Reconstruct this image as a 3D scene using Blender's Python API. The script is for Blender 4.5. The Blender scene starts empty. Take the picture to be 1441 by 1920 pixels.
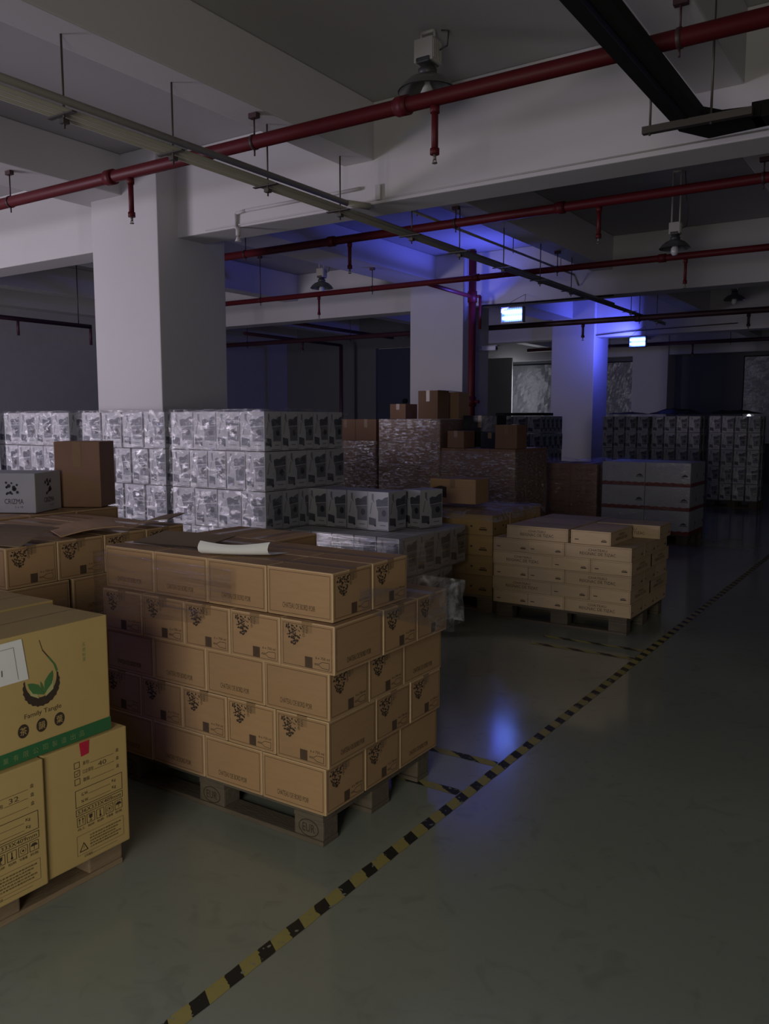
import bpy, bmesh, math, random
from mathutils import Vector, Matrix, noise

S = bpy.context.scene
COL = S.collection
random.seed(7)
R = math.radians

# ------------------------------------------------------------------ camera
F_PX, HOR = 1565.0, 787.0
pitch = math.atan((960.0 - HOR) / F_PX)
yaw = R(33.6)
cam = bpy.data.cameras.new('camera')
cam.sensor_fit = 'VERTICAL'
cam.sensor_height = 36.0
cam.lens = F_PX / 1920.0 * 36.0
cam.clip_start = 0.05
camo = bpy.data.objects.new('camera', cam)
COL.objects.link(camo)
camo.location = (0, 0, 1.65)
camo.rotation_euler = (math.pi / 2 - pitch, 0, yaw)
S.camera = camo

# ------------------------------------------------------------------ world, lights, exposure
S.view_settings.view_transform = 'Standard'
S.view_settings.look = 'None'
S.view_settings.gamma = 1.0
S.view_settings.use_curve_mapping = False
S.view_settings.exposure = 0.0
w = bpy.data.worlds.new('world')
S.world = w
w.use_nodes = True
w.node_tree.nodes['Background'].inputs[0].default_value = (0.55, 0.6, 0.75, 1)
w.node_tree.nodes['Background'].inputs[1].default_value = 0.02


def area(name, loc, target, sx, sy, power, color, spread=180):
    l = bpy.data.lights.new(name, 'AREA')
    l.shape = 'RECTANGLE'
    l.size, l.size_y = sx, sy
    l.energy = power
    l.color = color
    l.spread = R(spread)
    o = bpy.data.objects.new(name, l)
    COL.objects.link(o)
    o.location = loc
    d = Vector(target) - Vector(loc)
    o.rotation_euler = d.to_track_quat('-Z', 'Y').to_euler()
    return o


# cool light behind-left of the camera, in an unseen window added for it
area('window_daylight_left', (-10.75, -0.85, 1.9), (-6.6, 5.5, 1.8), 2.0, 1.5, 235, (0.93, 0.84, 1.0))
# dim warm light from behind; the unseen doorway is put in for it
area('doorway_daylight', (-0.45, -1.75, 1.55), (-2.1, 3.0, 0.7), 1.5, 1.9, 43, (1.0, 0.96, 0.86), 140)
# weak light from the far windows behind the plastic
area('window_daylight_far', (-10.6, 22.9, 2.3), (-9.6, 16.0, 1.6), 1.2, 1.6, 25, (0.85, 0.88, 1.0))


def blue_light(name, loc, target, power):
    area(name, loc, target, 0.28, 0.14, power, (0.10, 0.12, 1.0), 168)


UV1 = (-5.23, 11.2, 3.15)
UV2 = (-5.19, 17.0, 3.21)
UV3 = (-6.1, -0.75, 2.6)
blue_light('blue_tube_light_near', (UV1[0] - .18, UV1[1], UV1[2] + .05), (-5.95, 10.5, 4.1), 25)
blue_light('blue_tube_light_far', (UV2[0] - .18, UV2[1], UV2[2] + .05), (-6.2, 17.3, 3.4), 24)
blue_light('blue_tube_light_behind', (UV3[0], UV3[1] + .05, UV3[2]), (-2.8, 2.5, 0.9), 15)  # unseen blue source added behind the camera for reflections on the near film


# ------------------------------------------------------------------ materials
MATS = {}


def node_mat(name, col, rough=0.6, metal=0.0, var=0.08, scale=6.0, bump=0.0, bscale=60.0, spec=0.5, emit=None, estr=0.0,
             stretch=(1, 1, 1), coat=0.0, rnd=0.0):
    if name in MATS:
        return MATS[name]
    m = bpy.data.materials.new(name)
    m.use_nodes = True
    nt = m.node_tree
    b = nt.nodes['Principled BSDF']
    b.inputs['Roughness'].default_value = rough
    b.inputs['Metallic'].default_value = metal
    b.inputs['Specular IOR Level'].default_value = spec
    b.inputs['Coat Weight'].default_value = coat
    tc = nt.nodes.new('ShaderNodeTexCoord')
    mp = nt.nodes.new('ShaderNodeMapping')
    mp.inputs['Scale'].default_value = stretch
    nt.links.new(tc.outputs['Object'], mp.inputs['Vector'])
    no = nt.nodes.new('ShaderNodeTexNoise')
    no.inputs['Scale'].default_value = scale
    no.inputs['Detail'].default_value = 5
    nt.links.new(mp.outputs[0], no.inputs['Vector'])
    mx = nt.nodes.new('ShaderNodeMix')
    mx.data_type = 'RGBA'
    mx.inputs[6].default_value = tuple(c * (1 - var) for c in col) + (1,)
    mx.inputs[7].default_value = tuple(min(1, c * (1 + var)) for c in col) + (1,)
    nt.links.new(no.outputs['Fac'], mx.inputs[0])
    if rnd > 0:
        oi = nt.nodes.new('ShaderNodeObjectInfo')
        r_ = nt.nodes.new('ShaderNodeMapRange')
        r_.inputs[3].default_value = 1 - rnd
        r_.inputs[4].default_value = 1 + rnd * .5
        nt.links.new(oi.outputs['Random'], r_.inputs[0])
        mu = nt.nodes.new('ShaderNodeVectorMath')
        mu.operation = 'SCALE'
        nt.links.new(mx.outputs[2], mu.inputs[0])
        nt.links.new(r_.outputs[0], mu.inputs['Scale'])
        nt.links.new(mu.outputs[0], b.inputs['Base Color'])
    else:
        nt.links.new(mx.outputs[2], b.inputs['Base Color'])
    if bump > 0:
        n2 = nt.nodes.new('ShaderNodeTexNoise')
        n2.inputs['Scale'].default_value = bscale
        n2.inputs['Detail'].default_value = 4
        nt.links.new(mp.outputs[0], n2.inputs['Vector'])
        bp = nt.nodes.new('ShaderNodeBump')
        bp.inputs['Strength'].default_value = bump
        bp.inputs['Distance'].default_value = 0.01
        nt.links.new(n2.outputs['Fac'], bp.inputs['Height'])
        nt.links.new(bp.outputs[0], b.inputs['Normal'])
    if emit:
        b.inputs['Emission Color'].default_value = emit + (1,)
        b.inputs['Emission Strength'].default_value = estr
    MATS[name] = m
    return m


def film_mat(name, fac=0.22, rough=0.16, diff=0.25, stretch=(3, 3, 14), bump=0.9, scale=4.0, bdist=0.008, lo=0.30, hi=4.5):
    m = bpy.data.materials.new(name)
    m.use_nodes = True
    nt = m.node_tree
    for n in list(nt.nodes):
        nt.nodes.remove(n)
    out = nt.nodes.new('ShaderNodeOutputMaterial')
    tr = nt.nodes.new('ShaderNodeBsdfTransparent')
    tr.inputs[0].default_value = (0.97, 0.97, 0.98, 1)
    gl = nt.nodes.new('ShaderNodeBsdfGlossy')
    gl.inputs['Roughness'].default_value = rough
    gl.inputs[0].default_value = (1, 1, 1, 1)
    df = nt.nodes.new('ShaderNodeBsdfDiffuse')
    df.inputs[0].default_value = (0.7, 0.7, 0.72, 1)
    m1 = nt.nodes.new('ShaderNodeMixShader')
    m1.inputs[0].default_value = diff
    m2 = nt.nodes.new('ShaderNodeMixShader')
    tc = nt.nodes.new('ShaderNodeTexCoord')
    mp = nt.nodes.new('ShaderNodeMapping')
    mp.inputs['Scale'].default_value = stretch
    no = nt.nodes.new('ShaderNodeTexNoise')
    no.inputs['Scale'].default_value = scale
    no.inputs['Detail'].default_value = 9
    no.inputs['Roughness'].default_value = 0.65
    no.inputs['Distortion'].default_value = 0.6
    bp = nt.nodes.new('ShaderNodeBump')
    bp.inputs['Strength'].default_value = bump
    bp.inputs['Distance'].default_value = bdist
    mr = nt.nodes.new('ShaderNodeMapRange')
    mr.inputs[1].default_value = 0.49
    mr.inputs[2].default_value = 0.72
    mr.inputs[3].default_value = fac * lo
    mr.inputs[4].default_value = min(1.0, fac * hi)
    L = nt.links.new
    L(tc.outputs['Object'], mp.inputs[0])
    L(mp.outputs[0], no.inputs['Vector'])
    L(no.outputs['Fac'], bp.inputs['Height'])
    L(no.outputs['Fac'], mr.inputs[0])
    L(bp.outputs[0], gl.inputs['Normal'])
    L(gl.outputs[0], m1.inputs[1])
    L(df.outputs[0], m1.inputs[2])
    L(mr.outputs[0], m2.inputs[0])
    L(tr.outputs[0], m2.inputs[1])
    L(m1.outputs[0], m2.inputs[2])
    L(m2.outputs[0], out.inputs[0])
    MATS[name] = m
    return m


def floor_mat():
    m = bpy.data.materials.new('floor_epoxy')
    m.use_nodes = True
    nt = m.node_tree
    b = nt.nodes['Principled BSDF']
    L = nt.links.new
    tc = nt.nodes.new('ShaderNodeTexCoord')

    def noi(s, d=6, dist=0.0):
        n = nt.nodes.new('ShaderNodeTexNoise')
        n.inputs['Scale'].default_value = s
        n.inputs['Detail'].default_value = d
        n.inputs['Distortion'].default_value = dist
        L(tc.outputs['Object'], n.inputs['Vector'])
        return n
    a, c, d = noi(0.9), noi(7.0, 8, 1.5), noi(2.2, 8, .8)
    mx = nt.nodes.new('ShaderNodeMix')
    mx.data_type = 'RGBA'
    mx.inputs[6].default_value = (0.235, 0.262, 0.222, 1)
    mx.inputs[7].default_value = (0.305, 0.325, 0.275, 1)
    L(a.outputs[0], mx.inputs[0])
    rp = nt.nodes.new('ShaderNodeValToRGB')
    rp.color_ramp.elements[0].position = 0.30
    rp.color_ramp.elements[0].color = (0.55, 0.52, 0.5, 1)
    rp.color_ramp.elements[1].position = 0.42
    rp.color_ramp.elements[1].color = (1, 1, 1, 1)
    L(c.outputs[0], rp.inputs[0])
    m2 = nt.nodes.new('ShaderNodeMix')
    m2.data_type = 'RGBA'
    m2.blend_type = 'MULTIPLY'
    m2.inputs[0].default_value = 0.25
    L(mx.outputs[2], m2.inputs[6])
    L(rp.outputs[0], m2.inputs[7])
    L(m2.outputs[2], b.inputs['Base Color'])
    mr = nt.nodes.new('ShaderNodeMapRange')
    mr.inputs[3].default_value = 0.09
    mr.inputs[4].default_value = 0.19
    L(d.outputs[0], mr.inputs[0])
    L(mr.outputs[0], b.inputs['Roughness'])
    bp = nt.nodes.new('ShaderNodeBump')
    bp.inputs['Strength'].default_value = 0.08
    bp.inputs['Distance'].default_value = 0.01
    L(d.outputs[0], bp.inputs['Height'])
    L(bp.outputs[0], b.inputs['Normal'])
    return m


def tape_mat():
    m = bpy.data.materials.new('hazard_tape')
    m.use_nodes = True
    nt = m.node_tree
    b = nt.nodes['Principled BSDF']
    b.inputs['Roughness'].default_value = 0.55
    L = nt.links.new
    tc = nt.nodes.new('ShaderNodeTexCoord')
    sp = nt.nodes.new('ShaderNodeSeparateXYZ')
    L(tc.outputs['Object'], sp.inputs[0])

    def math_(op, a, b_):
        n = nt.nodes.new('ShaderNodeMath')
        n.operation = op
        for i, v in enumerate((a, b_)):
            if isinstance(v, (int, float)):
                n.inputs[i].default_value = v
            else:
                L(v, n.inputs[i])
        return n.outputs[0]
    t = math_('ADD', sp.outputs[1], math_('MULTIPLY', sp.outputs[0], 0.62))
    t = math_('ADD', t, 0.02)
    fr = math_('FRACT', math_('DIVIDE', t, 0.142), 0)
    no = nt.nodes.new('ShaderNodeTexNoise')
    no.inputs['Scale'].default_value = 40
    no.inputs['Detail'].default_value = 6
    L(tc.outputs['Object'], no.inputs['Vector'])
    fr2 = math_('ADD', fr, math_('MULTIPLY', math_('SUBTRACT', no.outputs[0], 0.5), 0.25))
    st = math_('GREATER_THAN', fr2, 0.56)
    mx = nt.nodes.new('ShaderNodeMix')
    mx.data_type = 'RGBA'
    mx.inputs[6].default_value = (0.36, 0.31, 0.10, 1)
    mx.inputs[7].default_value = (0.018, 0.018, 0.016, 1)
    L(st, mx.inputs[0])
    wear = math_('GREATER_THAN', no.outputs[0], 0.63)
    m2 = nt.nodes.new('ShaderNodeMix')
    m2.data_type = 'RGBA'
    m2.inputs[7].default_value = (0.25, 0.27, 0.22, 1)
    L(wear, m2.inputs[0])
    L(mx.outputs[2], m2.inputs[6])
    L(m2.outputs[2], b.inputs['Base Color'])
    return m


M_paint = node_mat('white_wall_paint', (0.60, 0.585, 0.58), 0.85, var=0.05, scale=1.3, bump=0.05, bscale=14)
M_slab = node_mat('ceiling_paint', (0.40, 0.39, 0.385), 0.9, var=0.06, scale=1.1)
M_floor = floor_mat()
M_tape = tape_mat()
M_card = node_mat('kraft_cardboard', (0.41, 0.25, 0.122), 0.75, var=0.10, scale=9, bump=0.06, bscale=90, stretch=(1, 1, 6), rnd=.12)
M_card2 = node_mat('brown_cardboard', (0.30, 0.165, 0.095), 0.75, var=0.12, scale=7, rnd=.15)
M_edge = node_mat('worn_cardboard_edge', (0.58, 0.40, 0.22), 0.7)  # bevel colour lightened to paint in the highlight along carton edges
M_tea = node_mat('golden_cardboard', (0.50, 0.355, 0.135), 0.7, var=0.06, scale=8)
M_card_in = node_mat('cardboard_inside', (0.24, 0.165, 0.10), 0.85, var=0.12, scale=9)
M_ink = node_mat('brown_black_ink', (0.045, 0.028, 0.018), 0.8, var=0.3, scale=60)
M_ink2 = node_mat('faded_ink', (0.085, 0.05, 0.028), 0.8, var=0.3, scale=50)
M_ptape = node_mat('brown_packing_tape', (0.30, 0.19, 0.10), 0.28, var=0.08, scale=9)
M_white = node_mat('white_carton', (0.43, 0.43, 0.44), 0.5, var=0.04, scale=8)
M_grey = node_mat('printed_grey', (0.075, 0.08, 0.10), 0.5, var=0.2, scale=30)
M_grey2 = node_mat('printed_mid_grey', (0.17, 0.175, 0.20), 0.5, var=0.15, scale=30)
M_grey3 = node_mat('printed_panel_grey', (0.125, 0.13, 0.15), 0.5, var=0.15, scale=30)
M_dark = node_mat('printed_dark', (0.03, 0.03, 0.038), 0.5, var=0.2, scale=30)
M_wood = node_mat('pallet_wood', (0.30, 0.215, 0.13), 0.85, var=0.30, scale=8, bump=0.3, bscale=30, stretch=(1, 6, 6))
M_wood_d = node_mat('old_pallet_wood', (0.125, 0.10, 0.07), 0.9, var=0.35, scale=8, bump=0.3, bscale=30, stretch=(1, 6, 6))
M_crate = node_mat('pale_crate_wood', (0.60, 0.44, 0.255), 0.7, var=0.12, scale=5, stretch=(1, 1, 9), bump=0.08, bscale=40, rnd=.22)
M_crate2 = node_mat('yellow_crate_wood', (0.50, 0.32, 0.13), 0.7, var=0.16, scale=5, stretch=(1, 1, 9), bump=0.08, bscale=40, rnd=.22)
M_red = node_mat('red_pipe_paint', (0.105, 0.008, 0.012), 0.5, var=0.12, scale=9, spec=0.3)
M_dkred = node_mat('dark_red_band', (0.20, 0.03, 0.025), 0.6, var=0.1)
M_hang = node_mat('dark_hanger_paint', (0.05, 0.02, 0.02), 0.5)
M_steel = node_mat('galvanised_steel', (0.22, 0.21, 0.17), 0.5, metal=0.4, var=0.12, scale=14)
M_rod = node_mat('steel_rod', (0.10, 0.09, 0.075), 0.5, metal=0.6)
M_black = node_mat('black_metal', (0.013, 0.013, 0.012), 0.75, var=0.2, spec=0.2)
M_conduit = node_mat('conduit_grey', (0.42, 0.40, 0.33), 0.8, var=0.08, spec=0.2)
M_pconduit = node_mat('painted_conduit', (0.55, 0.53, 0.52), 0.7, var=0.08)
M_alu = node_mat('aluminium_shade', (0.33, 0.34, 0.33), 0.32, metal=0.85, var=0.08)
M_alud = node_mat('dark_cast_housing', (0.07, 0.07, 0.068), 0.5, metal=0.4)
M_ballast = node_mat('ballast_housing', (0.42, 0.40, 0.36), 0.5, var=0.1)
M_bulb = node_mat('glass_bulb', (0.55, 0.56, 0.55), 0.15)
M_paper = node_mat('white_paper', (0.78, 0.78, 0.76), 0.7, var=0.03)
M_green = node_mat('green_tape', (0.035, 0.15, 0.055), 0.35, var=0.1)
M_greenp = node_mat('green_leaf_print', (0.07, 0.19, 0.06), 0.6, var=0.2)
M_cream = node_mat('cream_print', (0.47, 0.45, 0.20), 0.6)
M_paleg = node_mat('pale_green_print', (0.20, 0.30, 0.12), 0.6)
M_redt = node_mat('red_tape', (0.50, 0.02, 0.05), 0.4)
M_uv = node_mat('blue_tube', (0.2, 0.3, 1.0), 0.4, emit=(0.16, 0.28, 1.0), estr=14)
M_uvf = node_mat('lamp_frame', (0.25, 0.27, 0.35), 0.4, metal=0.3)
M_uvb = node_mat('lamp_reflector', (0.5, 0.55, 0.8), 0.35, emit=(0.05, 0.08, 1.0), estr=0.5)
M_door = node_mat('dark_blue_door', (0.035, 0.045, 0.085), 0.6, var=0.15)
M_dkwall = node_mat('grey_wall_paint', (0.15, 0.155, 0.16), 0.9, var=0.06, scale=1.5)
M_plast = node_mat('black_plastic_bag', (0.02, 0.02, 0.022), 0.35, bump=0.6, bscale=12)
M_cam = node_mat('camera_white', (0.6, 0.62, 0.7), 0.4)
M_film = film_mat('stretch_film', 0.10, 0.10, 0.18, (5, 5, 10), 1.0, 3.0, .010)
M_film2 = film_mat('tight_stretch_film', 0.34, 0.17, 0.03, (.6, .6, 14), 1.0, 3.0, .0040, .5, 2.2)
M_film3 = film_mat('crumpled_stretch_film', 0.34, 0.10, 0.12, (4, 4, 14), 1.0, 3.5, .008)
M_filmtop = film_mat('loose_stretch_film', 0.28, 0.20, 0.5, (3, 3, 3), 0.9, 3.0, .02)
M_winfilm = node_mat('milky_plastic_sheet', (0.17, 0.17, 0.185), 0.25, var=0.35, scale=9, bump=1.0, bscale=16, stretch=(1, 1, 1),
                     emit=(0.8, 0.82, 1.0), estr=0.008)
M_glow = node_mat('distant_daylight', (0.9, 0.9, 1.0), 0.5, emit=(0.9, 0.93, 1.0), estr=1.6)


# ------------------------------------------------------------------ mesh builder
class MB:
    def __init__(self):
        self.v, self.f, self.m = [], [], []
        self.sm = []

    def add(self, vs, fs, m, smooth=False):
        o = len(self.v)
        self.v += [tuple(x) for x in vs]
        for f in fs:
            self.f.append([i + o for i in f])
            self.m.append(m)
            self.sm.append(smooth)
        return self

    def box(self, x0, y0, z0, x1, y1, z1, m=0):
        vs = [(x0, y0, z0), (x1, y0, z0), (x1, y1, z0), (x0, y1, z0), (x0, y0, z1), (x1, y0, z1), (x1, y1, z1), (x0, y1, z1)]
        return self.add(vs, [(0, 3, 2, 1), (4, 5, 6, 7), (0, 1, 5, 4), (1, 2, 6, 5), (2, 3, 7, 6), (3, 0, 4, 7)], m)

    def cbox(self, x0, y0, z0, x1, y1, z1, b=0.004, m=0, em=None):
        bm = bmesh.new()
        bmesh.ops.create_cube(bm, size=1)
        for v in bm.verts:
            v.co = Vector(((x0 + x1) / 2 + v.co.x * (x1 - x0), (y0 + y1) / 2 + v.co.y * (y1 - y0), (z0 + z1) / 2 + v.co.z * (z1 - z0)))
        bmesh.ops.bevel(bm, geom=bm.edges[:], offset=b, segments=2, affect='EDGES', profile=0.6)
        bm.verts.ensure_lookup_table()
        bm.verts.index_update()
        self.add([v.co for v in bm.verts], [[v.index for v in f.verts] for f in bm.faces], m)
        if em is not None:
            for q, f in enumerate(bm.faces):
                n = f.normal
                if max(abs(n.x), abs(n.y), abs(n.z)) < .999:
                    self.m[len(self.m) - len(bm.faces) + q] = em
        bm.free()
        return self

    def cyl(self, p0, p1, r, seg=12, m=0, r2=None, cap=True):
        p0, p1 = Vector(p0), Vector(p1)
        d = (p1 - p0).normalized()
        a = d.cross(Vector((0, 0, 1)))
        if a.length < 1e-3:
            a = Vector((1, 0, 0))
        a.normalize()
        b = d.cross(a)
        r2 = r if r2 is None else r2
        vs = []
        for p, rr in ((p0, r), (p1, r2)):
            for i in range(seg):
                t = 2 * math.pi * i / seg
                vs.append(p + a * math.cos(t) * rr + b * math.sin(t) * rr)
        fs = [(i, (i + 1) % seg, seg + (i + 1) % seg, seg + i) for i in range(seg)]
        self.add(vs, fs, m, True)
        if cap:
            self.add([], [], m)
            o = len(self.v) - 2 * seg
            self.f.append([o + i for i in reversed(range(seg))])
            self.f.append([o + seg + i for i in range(seg)])
            self.m += [m, m]
            self.sm += [False, False]
        return self

    def tube(self, pts, r, seg=8, m=0):
        for a, b in zip(pts[:-1], pts[1:]):
            self.cyl(a, b, r, seg, m)
        return self

    def lathe(self, prof, c, seg=28, m=0):
        vs = []
        for r_, z in prof:
            for i in range(seg):
                t = 2 * math.pi * i / seg
                vs.append((c[0] + r_ * math.cos(t), c[1] + r_ * math.sin(t), c[2] + z))
        fs = []
        for k in range(len(prof) - 1):
            for i in range(seg):
                j = (i + 1) % seg
                fs.append((k * seg + i, k * seg + j, (k + 1) * seg + j, (k + 1) * seg + i))
        return self.add(vs, fs, m, True)

    def build(self, name, mats, parent=None, loc=None, rz=0.0):
        me = bpy.data.meshes.new(name)
        me.from_pydata(self.v, [], self.f)
        if not isinstance(mats, (list, tuple)):
            mats = [mats]
        for mm in mats:
            me.materials.append(mm)
        me.polygons.foreach_set('material_index', self.m)
        me.polygons.foreach_set('use_smooth', self.sm)
        me.update()
        o = bpy.data.objects.new(name, me)
        COL.objects.link(o)
        if parent is not None:
            o.parent = parent
        if loc:
            o.location = loc
        if rz:
            o.rotation_euler.z = rz
        return o


def tag(o, label=None, cat=None, group=None, kind=None):
    if label:
        o['label'] = label
    if cat:
        o['category'] = cat
    if group:
        o['group'] = group
    if kind:
        o['kind'] = kind
    return o


def empty(name, loc, rz=0.0):
    o = bpy.data.objects.new(name, None)
    COL.objects.link(o)
    o.location = loc
    o.rotation_euler.z = rz
    o.empty_display_size = 0.1
    return o


def copy_tree(o, parent=None):
    c = o.copy()
    COL.objects.link(c)
    if parent is not None:
        c.parent = parent
    for ch in list(o.children):
        copy_tree(ch, c)
    return c


USED = set()


def place(proto, loc, rz, label, group=None):
    if proto.name in USED:
        o = copy_tree(proto)
    else:
        USED.add(proto.name)
        o = proto
    o.location = loc
    o.rotation_euler.z = rz
    o['label'] = label
    if group:
        o['group'] = group
    elif 'group' in o:
        del o['group']
    return o


# text as polygons
TXT = {}


def text_polys(s):
    if s in TXT:
        return TXT[s]
    c = bpy.data.curves.new('lettering', 'FONT')
    c.body = s
    c.size = 1.0
    c.resolution_u = 2
    o = bpy.data.objects.new('lettering', c)
    COL.objects.link(o)
    me = bpy.data.meshes.new_from_object(o)
    vs = [(v.co.x, v.co.y) for v in me.vertices]
    fs = [tuple(p.vertices) for p in me.polygons]
    bpy.data.objects.remove(o)
    bpy.data.curves.remove(c)
    bpy.data.meshes.remove(me)
    if vs:
        x0 = min(v[0] for v in vs)
        x1 = max(v[0] for v in vs)
        y0 = min(v[1] for v in vs)
        y1 = max(v[1] for v in vs)
        vs = [(v[0] - x0, v[1] - y0) for v in vs]
        TXT[s] = (vs, fs, x1 - x0, y1 - y0)
    else:
        TXT[s] = ([], [], 1, 1)
    return TXT[s]


class Face:
    """a printed face: origin, U, V unit vectors, normal; draws just above the board"""

    def __init__(self, mb, o, U, V, eps=0.0007):
        self.mb = mb
        self.o, self.U, self.V = Vector(o), Vector(U), Vector(V)
        self.N = self.U.cross(self.V).normalized()
        self.eps = eps

    def p(self, u, v, k=1.0):
        return self.o + self.U * u + self.V * v + self.N * self.eps * k

    def poly(self, pts, m, k=1.0):
        self.mb.add([self.p(u, v, k) for u, v in pts], [tuple(range(len(pts)))], m)

    def rect(self, u0, v0, u1, v1, m, k=1.0):
        self.poly([(u0, v0), (u1, v0), (u1, v1), (u0, v1)], m, k)

    def line(self, a, b, w_, m, k=1.0):
        a, b = Vector(a), Vector(b)
        d = (b - a).normalized()
        n = Vector((-d.y, d.x)) * w_ / 2
        self.poly([a - n, b - n, b + n, a + n], m, k)

    def frame(self, u0, v0, u1, v1, w_, m, k=1.0):
        self.rect(u0, v0, u1, v0 + w_, m, k)
        self.rect(u0, v1 - w_, u1, v1, m, k)
        self.rect(u0, v0 + w_, u0 + w_, v1 - w_, m, k)
        self.rect(u1 - w_, v0 + w_, u1, v1 - w_, m, k)

    def disc(self, u, v, r_, m, seg=14, k=1.0, ry=None):
        ry = ry or r_
        self.poly([(u + r_ * math.cos(2 * math.pi * i / seg), v + ry * math.sin(2 * math.pi * i / seg)) for i in range(seg)], m, k)

    def text(self, s, u, v, width, height, m, k=1.0, rot=False):
        vs, fs, w0, h0 = text_polys(s)
        if rot:   # reads from top to bottom, turned a quarter clockwise
            pts = [self.p(u + y / h0 * height, v - x / w0 * width, k) for x, y in vs]
        else:
            pts = [self.p(u + x / w0 * width, v + y / h0 * height, k) for x, y in vs]
        self.mb.add(pts, fs, m)


def four_faces(mb, lx, ly):
    return [Face(mb, (-lx / 2, -ly / 2, 0), (1, 0, 0), (0, 0, 1)), Face(mb, (lx / 2, -ly / 2, 0), (0, 1, 0), (0, 0, 1)),
            Face(mb, (lx / 2, ly / 2, 0), (-1, 0, 0), (0, 0, 1)), Face(mb, (-lx / 2, ly / 2, 0), (0, -1, 0), (0, 0, 1))]


# ================================================================== STRUCTURE
def struct(name, mb, m, label=None):
    o = mb.build(name, m)
    o['kind'] = 'structure'
    if label:
        o['label'] = label
    return o


XL, XR, YB, YF = -14.6, 4.0, -2.3, 23.8
CEIL = 4.17
struct('floor', MB().box(XL, YB, -0.1, XR, YF, 0), M_floor, 'grey green painted warehouse floor')
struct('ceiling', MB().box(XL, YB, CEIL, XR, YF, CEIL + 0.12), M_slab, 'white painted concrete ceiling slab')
# left wall with no openings, far wall with windows, right wall, unseen rear wall with openings added for the lights behind the camera
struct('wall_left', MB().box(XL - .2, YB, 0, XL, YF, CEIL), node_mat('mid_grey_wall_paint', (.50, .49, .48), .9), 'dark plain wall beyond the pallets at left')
struct('wall_right', MB().box(XR, YB, 0, XR + .2, YF, CEIL), M_paint)
b = MB()
YL = -1.05
b.box(XL, YL - .2, 0, -11.85, YL, CEIL).box(-11.85, YL - .2, 0, -9.65, YL, 1.05).box(-11.85, YL - .2, 2.75, -9.65, YL, CEIL)
b.box(-9.65, YL - .2, 0, -5.0, YL, CEIL).box(-5.0, YB, 0, -4.8, YL, CEIL)
YM = -1.9
b.box(-4.8, YM - .2, 0, -1.35, YM, CEIL).box(-1.35, YM - .2, 2.65, .45, YM, CEIL).box(.45, YM - .2, 0, XR, YM, CEIL)
struct('wall_back', b, M_paint)
WINS = [(-11.15, -9.55, 1.0, 3.32), (-8.3, -7.35, 1.0, 3.30), (-4.45, -3.0, 1.0, 3.32)]
b = MB()
xs = XL
for (x0, x1, z0, z1) in WINS:
    b.box(xs, YF, 0, x0, YF + .2, CEIL)
    b.box(x0, YF, 0, x1, YF + .2, z0)
    b.box(x0, YF, z1, x1, YF + .2, CEIL)
    xs = x1
b.box(xs, YF, 0, XR, YF + .2, CEIL)
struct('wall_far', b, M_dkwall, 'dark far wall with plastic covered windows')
for i, (x0, x1, z0, z1) in enumerate(WINS):
    fr = MB()
    fr.box(x0, YF - .02, z0, x0 + .06, YF + .06, z1).box(x1 - .06, YF - .02, z0, x1, YF + .06, z1)
    fr.box(x0, YF - .02, z1 - .06, x1, YF + .06, z1).box(x0, YF - .02, z0, x1, YF + .06, z0 + .06)
    fr.box((x0 + x1) / 2 - .02, YF, z0, (x0 + x1) / 2 + .02, YF + .05, z1)
    o = struct('window_%d' % (i + 1), fr, M_black)
    sh = MB()
    n1, n2 = 14, 22
    vs = []
    for a in range(n1 + 1):
        for c in range(n2 + 1):
            x = x0 + .03 + (x1 - x0 - .06) * a / n1
            z = z0 + .03 + (z1 - z0 - .06) * c / n2
            vs.append((x, YF - .03 - .03 * noise.noise((x * 5 + z * 3, z * 2, i)) - .02 * abs(noise.noise((x * 9, z * 9, 3))), z))
    fs = [(a * (n2 + 1) + c, (a + 1) * (n2 + 1) + c, (a + 1) * (n2 + 1) + c + 1, a * (n2 + 1) + c + 1) for a in range(n1) for c in range(n2)]
    sh.add(vs, fs, 0)
    sh.build('plastic_sheet', M_winfilm, o)
# cross wall behind the left pallets with the big dark door
b = MB()
b.box(XL, 17.3, 0, -11.75, 17.5, CEIL).box(-11.75, 17.3, 3.4, -9.55, 17.5, CEIL).box(-9.55, 17.3, 0, -9.3, 17.5, CEIL)
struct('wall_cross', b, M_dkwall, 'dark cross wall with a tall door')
d = struct('door_1', MB().box(-11.73, 17.34, 0.01, -9.57, 17.4, 3.38), M_door, 'tall dark blue door in the cross wall')
MB().cyl((-10.9, 17.33, 2.1), (-10.9, 17.27, 2.1), .06, 12).build('door_handle', M_black, d)

# columns
COLS = [(-7.15, 5.51), (-7.15, 11.5), (-7.15, 17.3), (-7.15, 23.0)]
for i, (x, y) in enumerate(COLS):
    o = struct('concrete_column', MB().cbox(x, y, 0, x + .95, y + (.88 if i < 3 else .78), CEIL, .012), M_paint)
    o['label'] = ['large white concrete column behind the wrapped white cartons', 'white concrete column beside the red riser pipe',
                  'third white column in the dark with blue light on its side', 'far column against the dark wall'][i]
# the big cross beams (X direction)
for i, y in enumerate((-.2, 5.76, 11.62, 17.42, 23.1)):
    o = struct('cross_beam', MB().cbox(XL, y, 3.38, XR, y + .36, CEIL - .001, .01), M_paint)
# the girder over the columns and the secondary beams (Y direction)
struct('girder_beam', MB().cbox(-7.33, YB, 3.79, -6.69, YF, CEIL - .002, .01), M_paint)
for x in (-12.4, -9.7, -4.08, -1.30, 1.5):
    struct('secondary_beam', MB().cbox(x - .15, YB, 3.72, x + .15, YF, CEIL - .003, .008), M_paint)
struct('wall_girder', MB().cbox(XL, YB, 3.72, XL + .35, YF, CEIL - .002, .008), M_paint)


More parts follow.
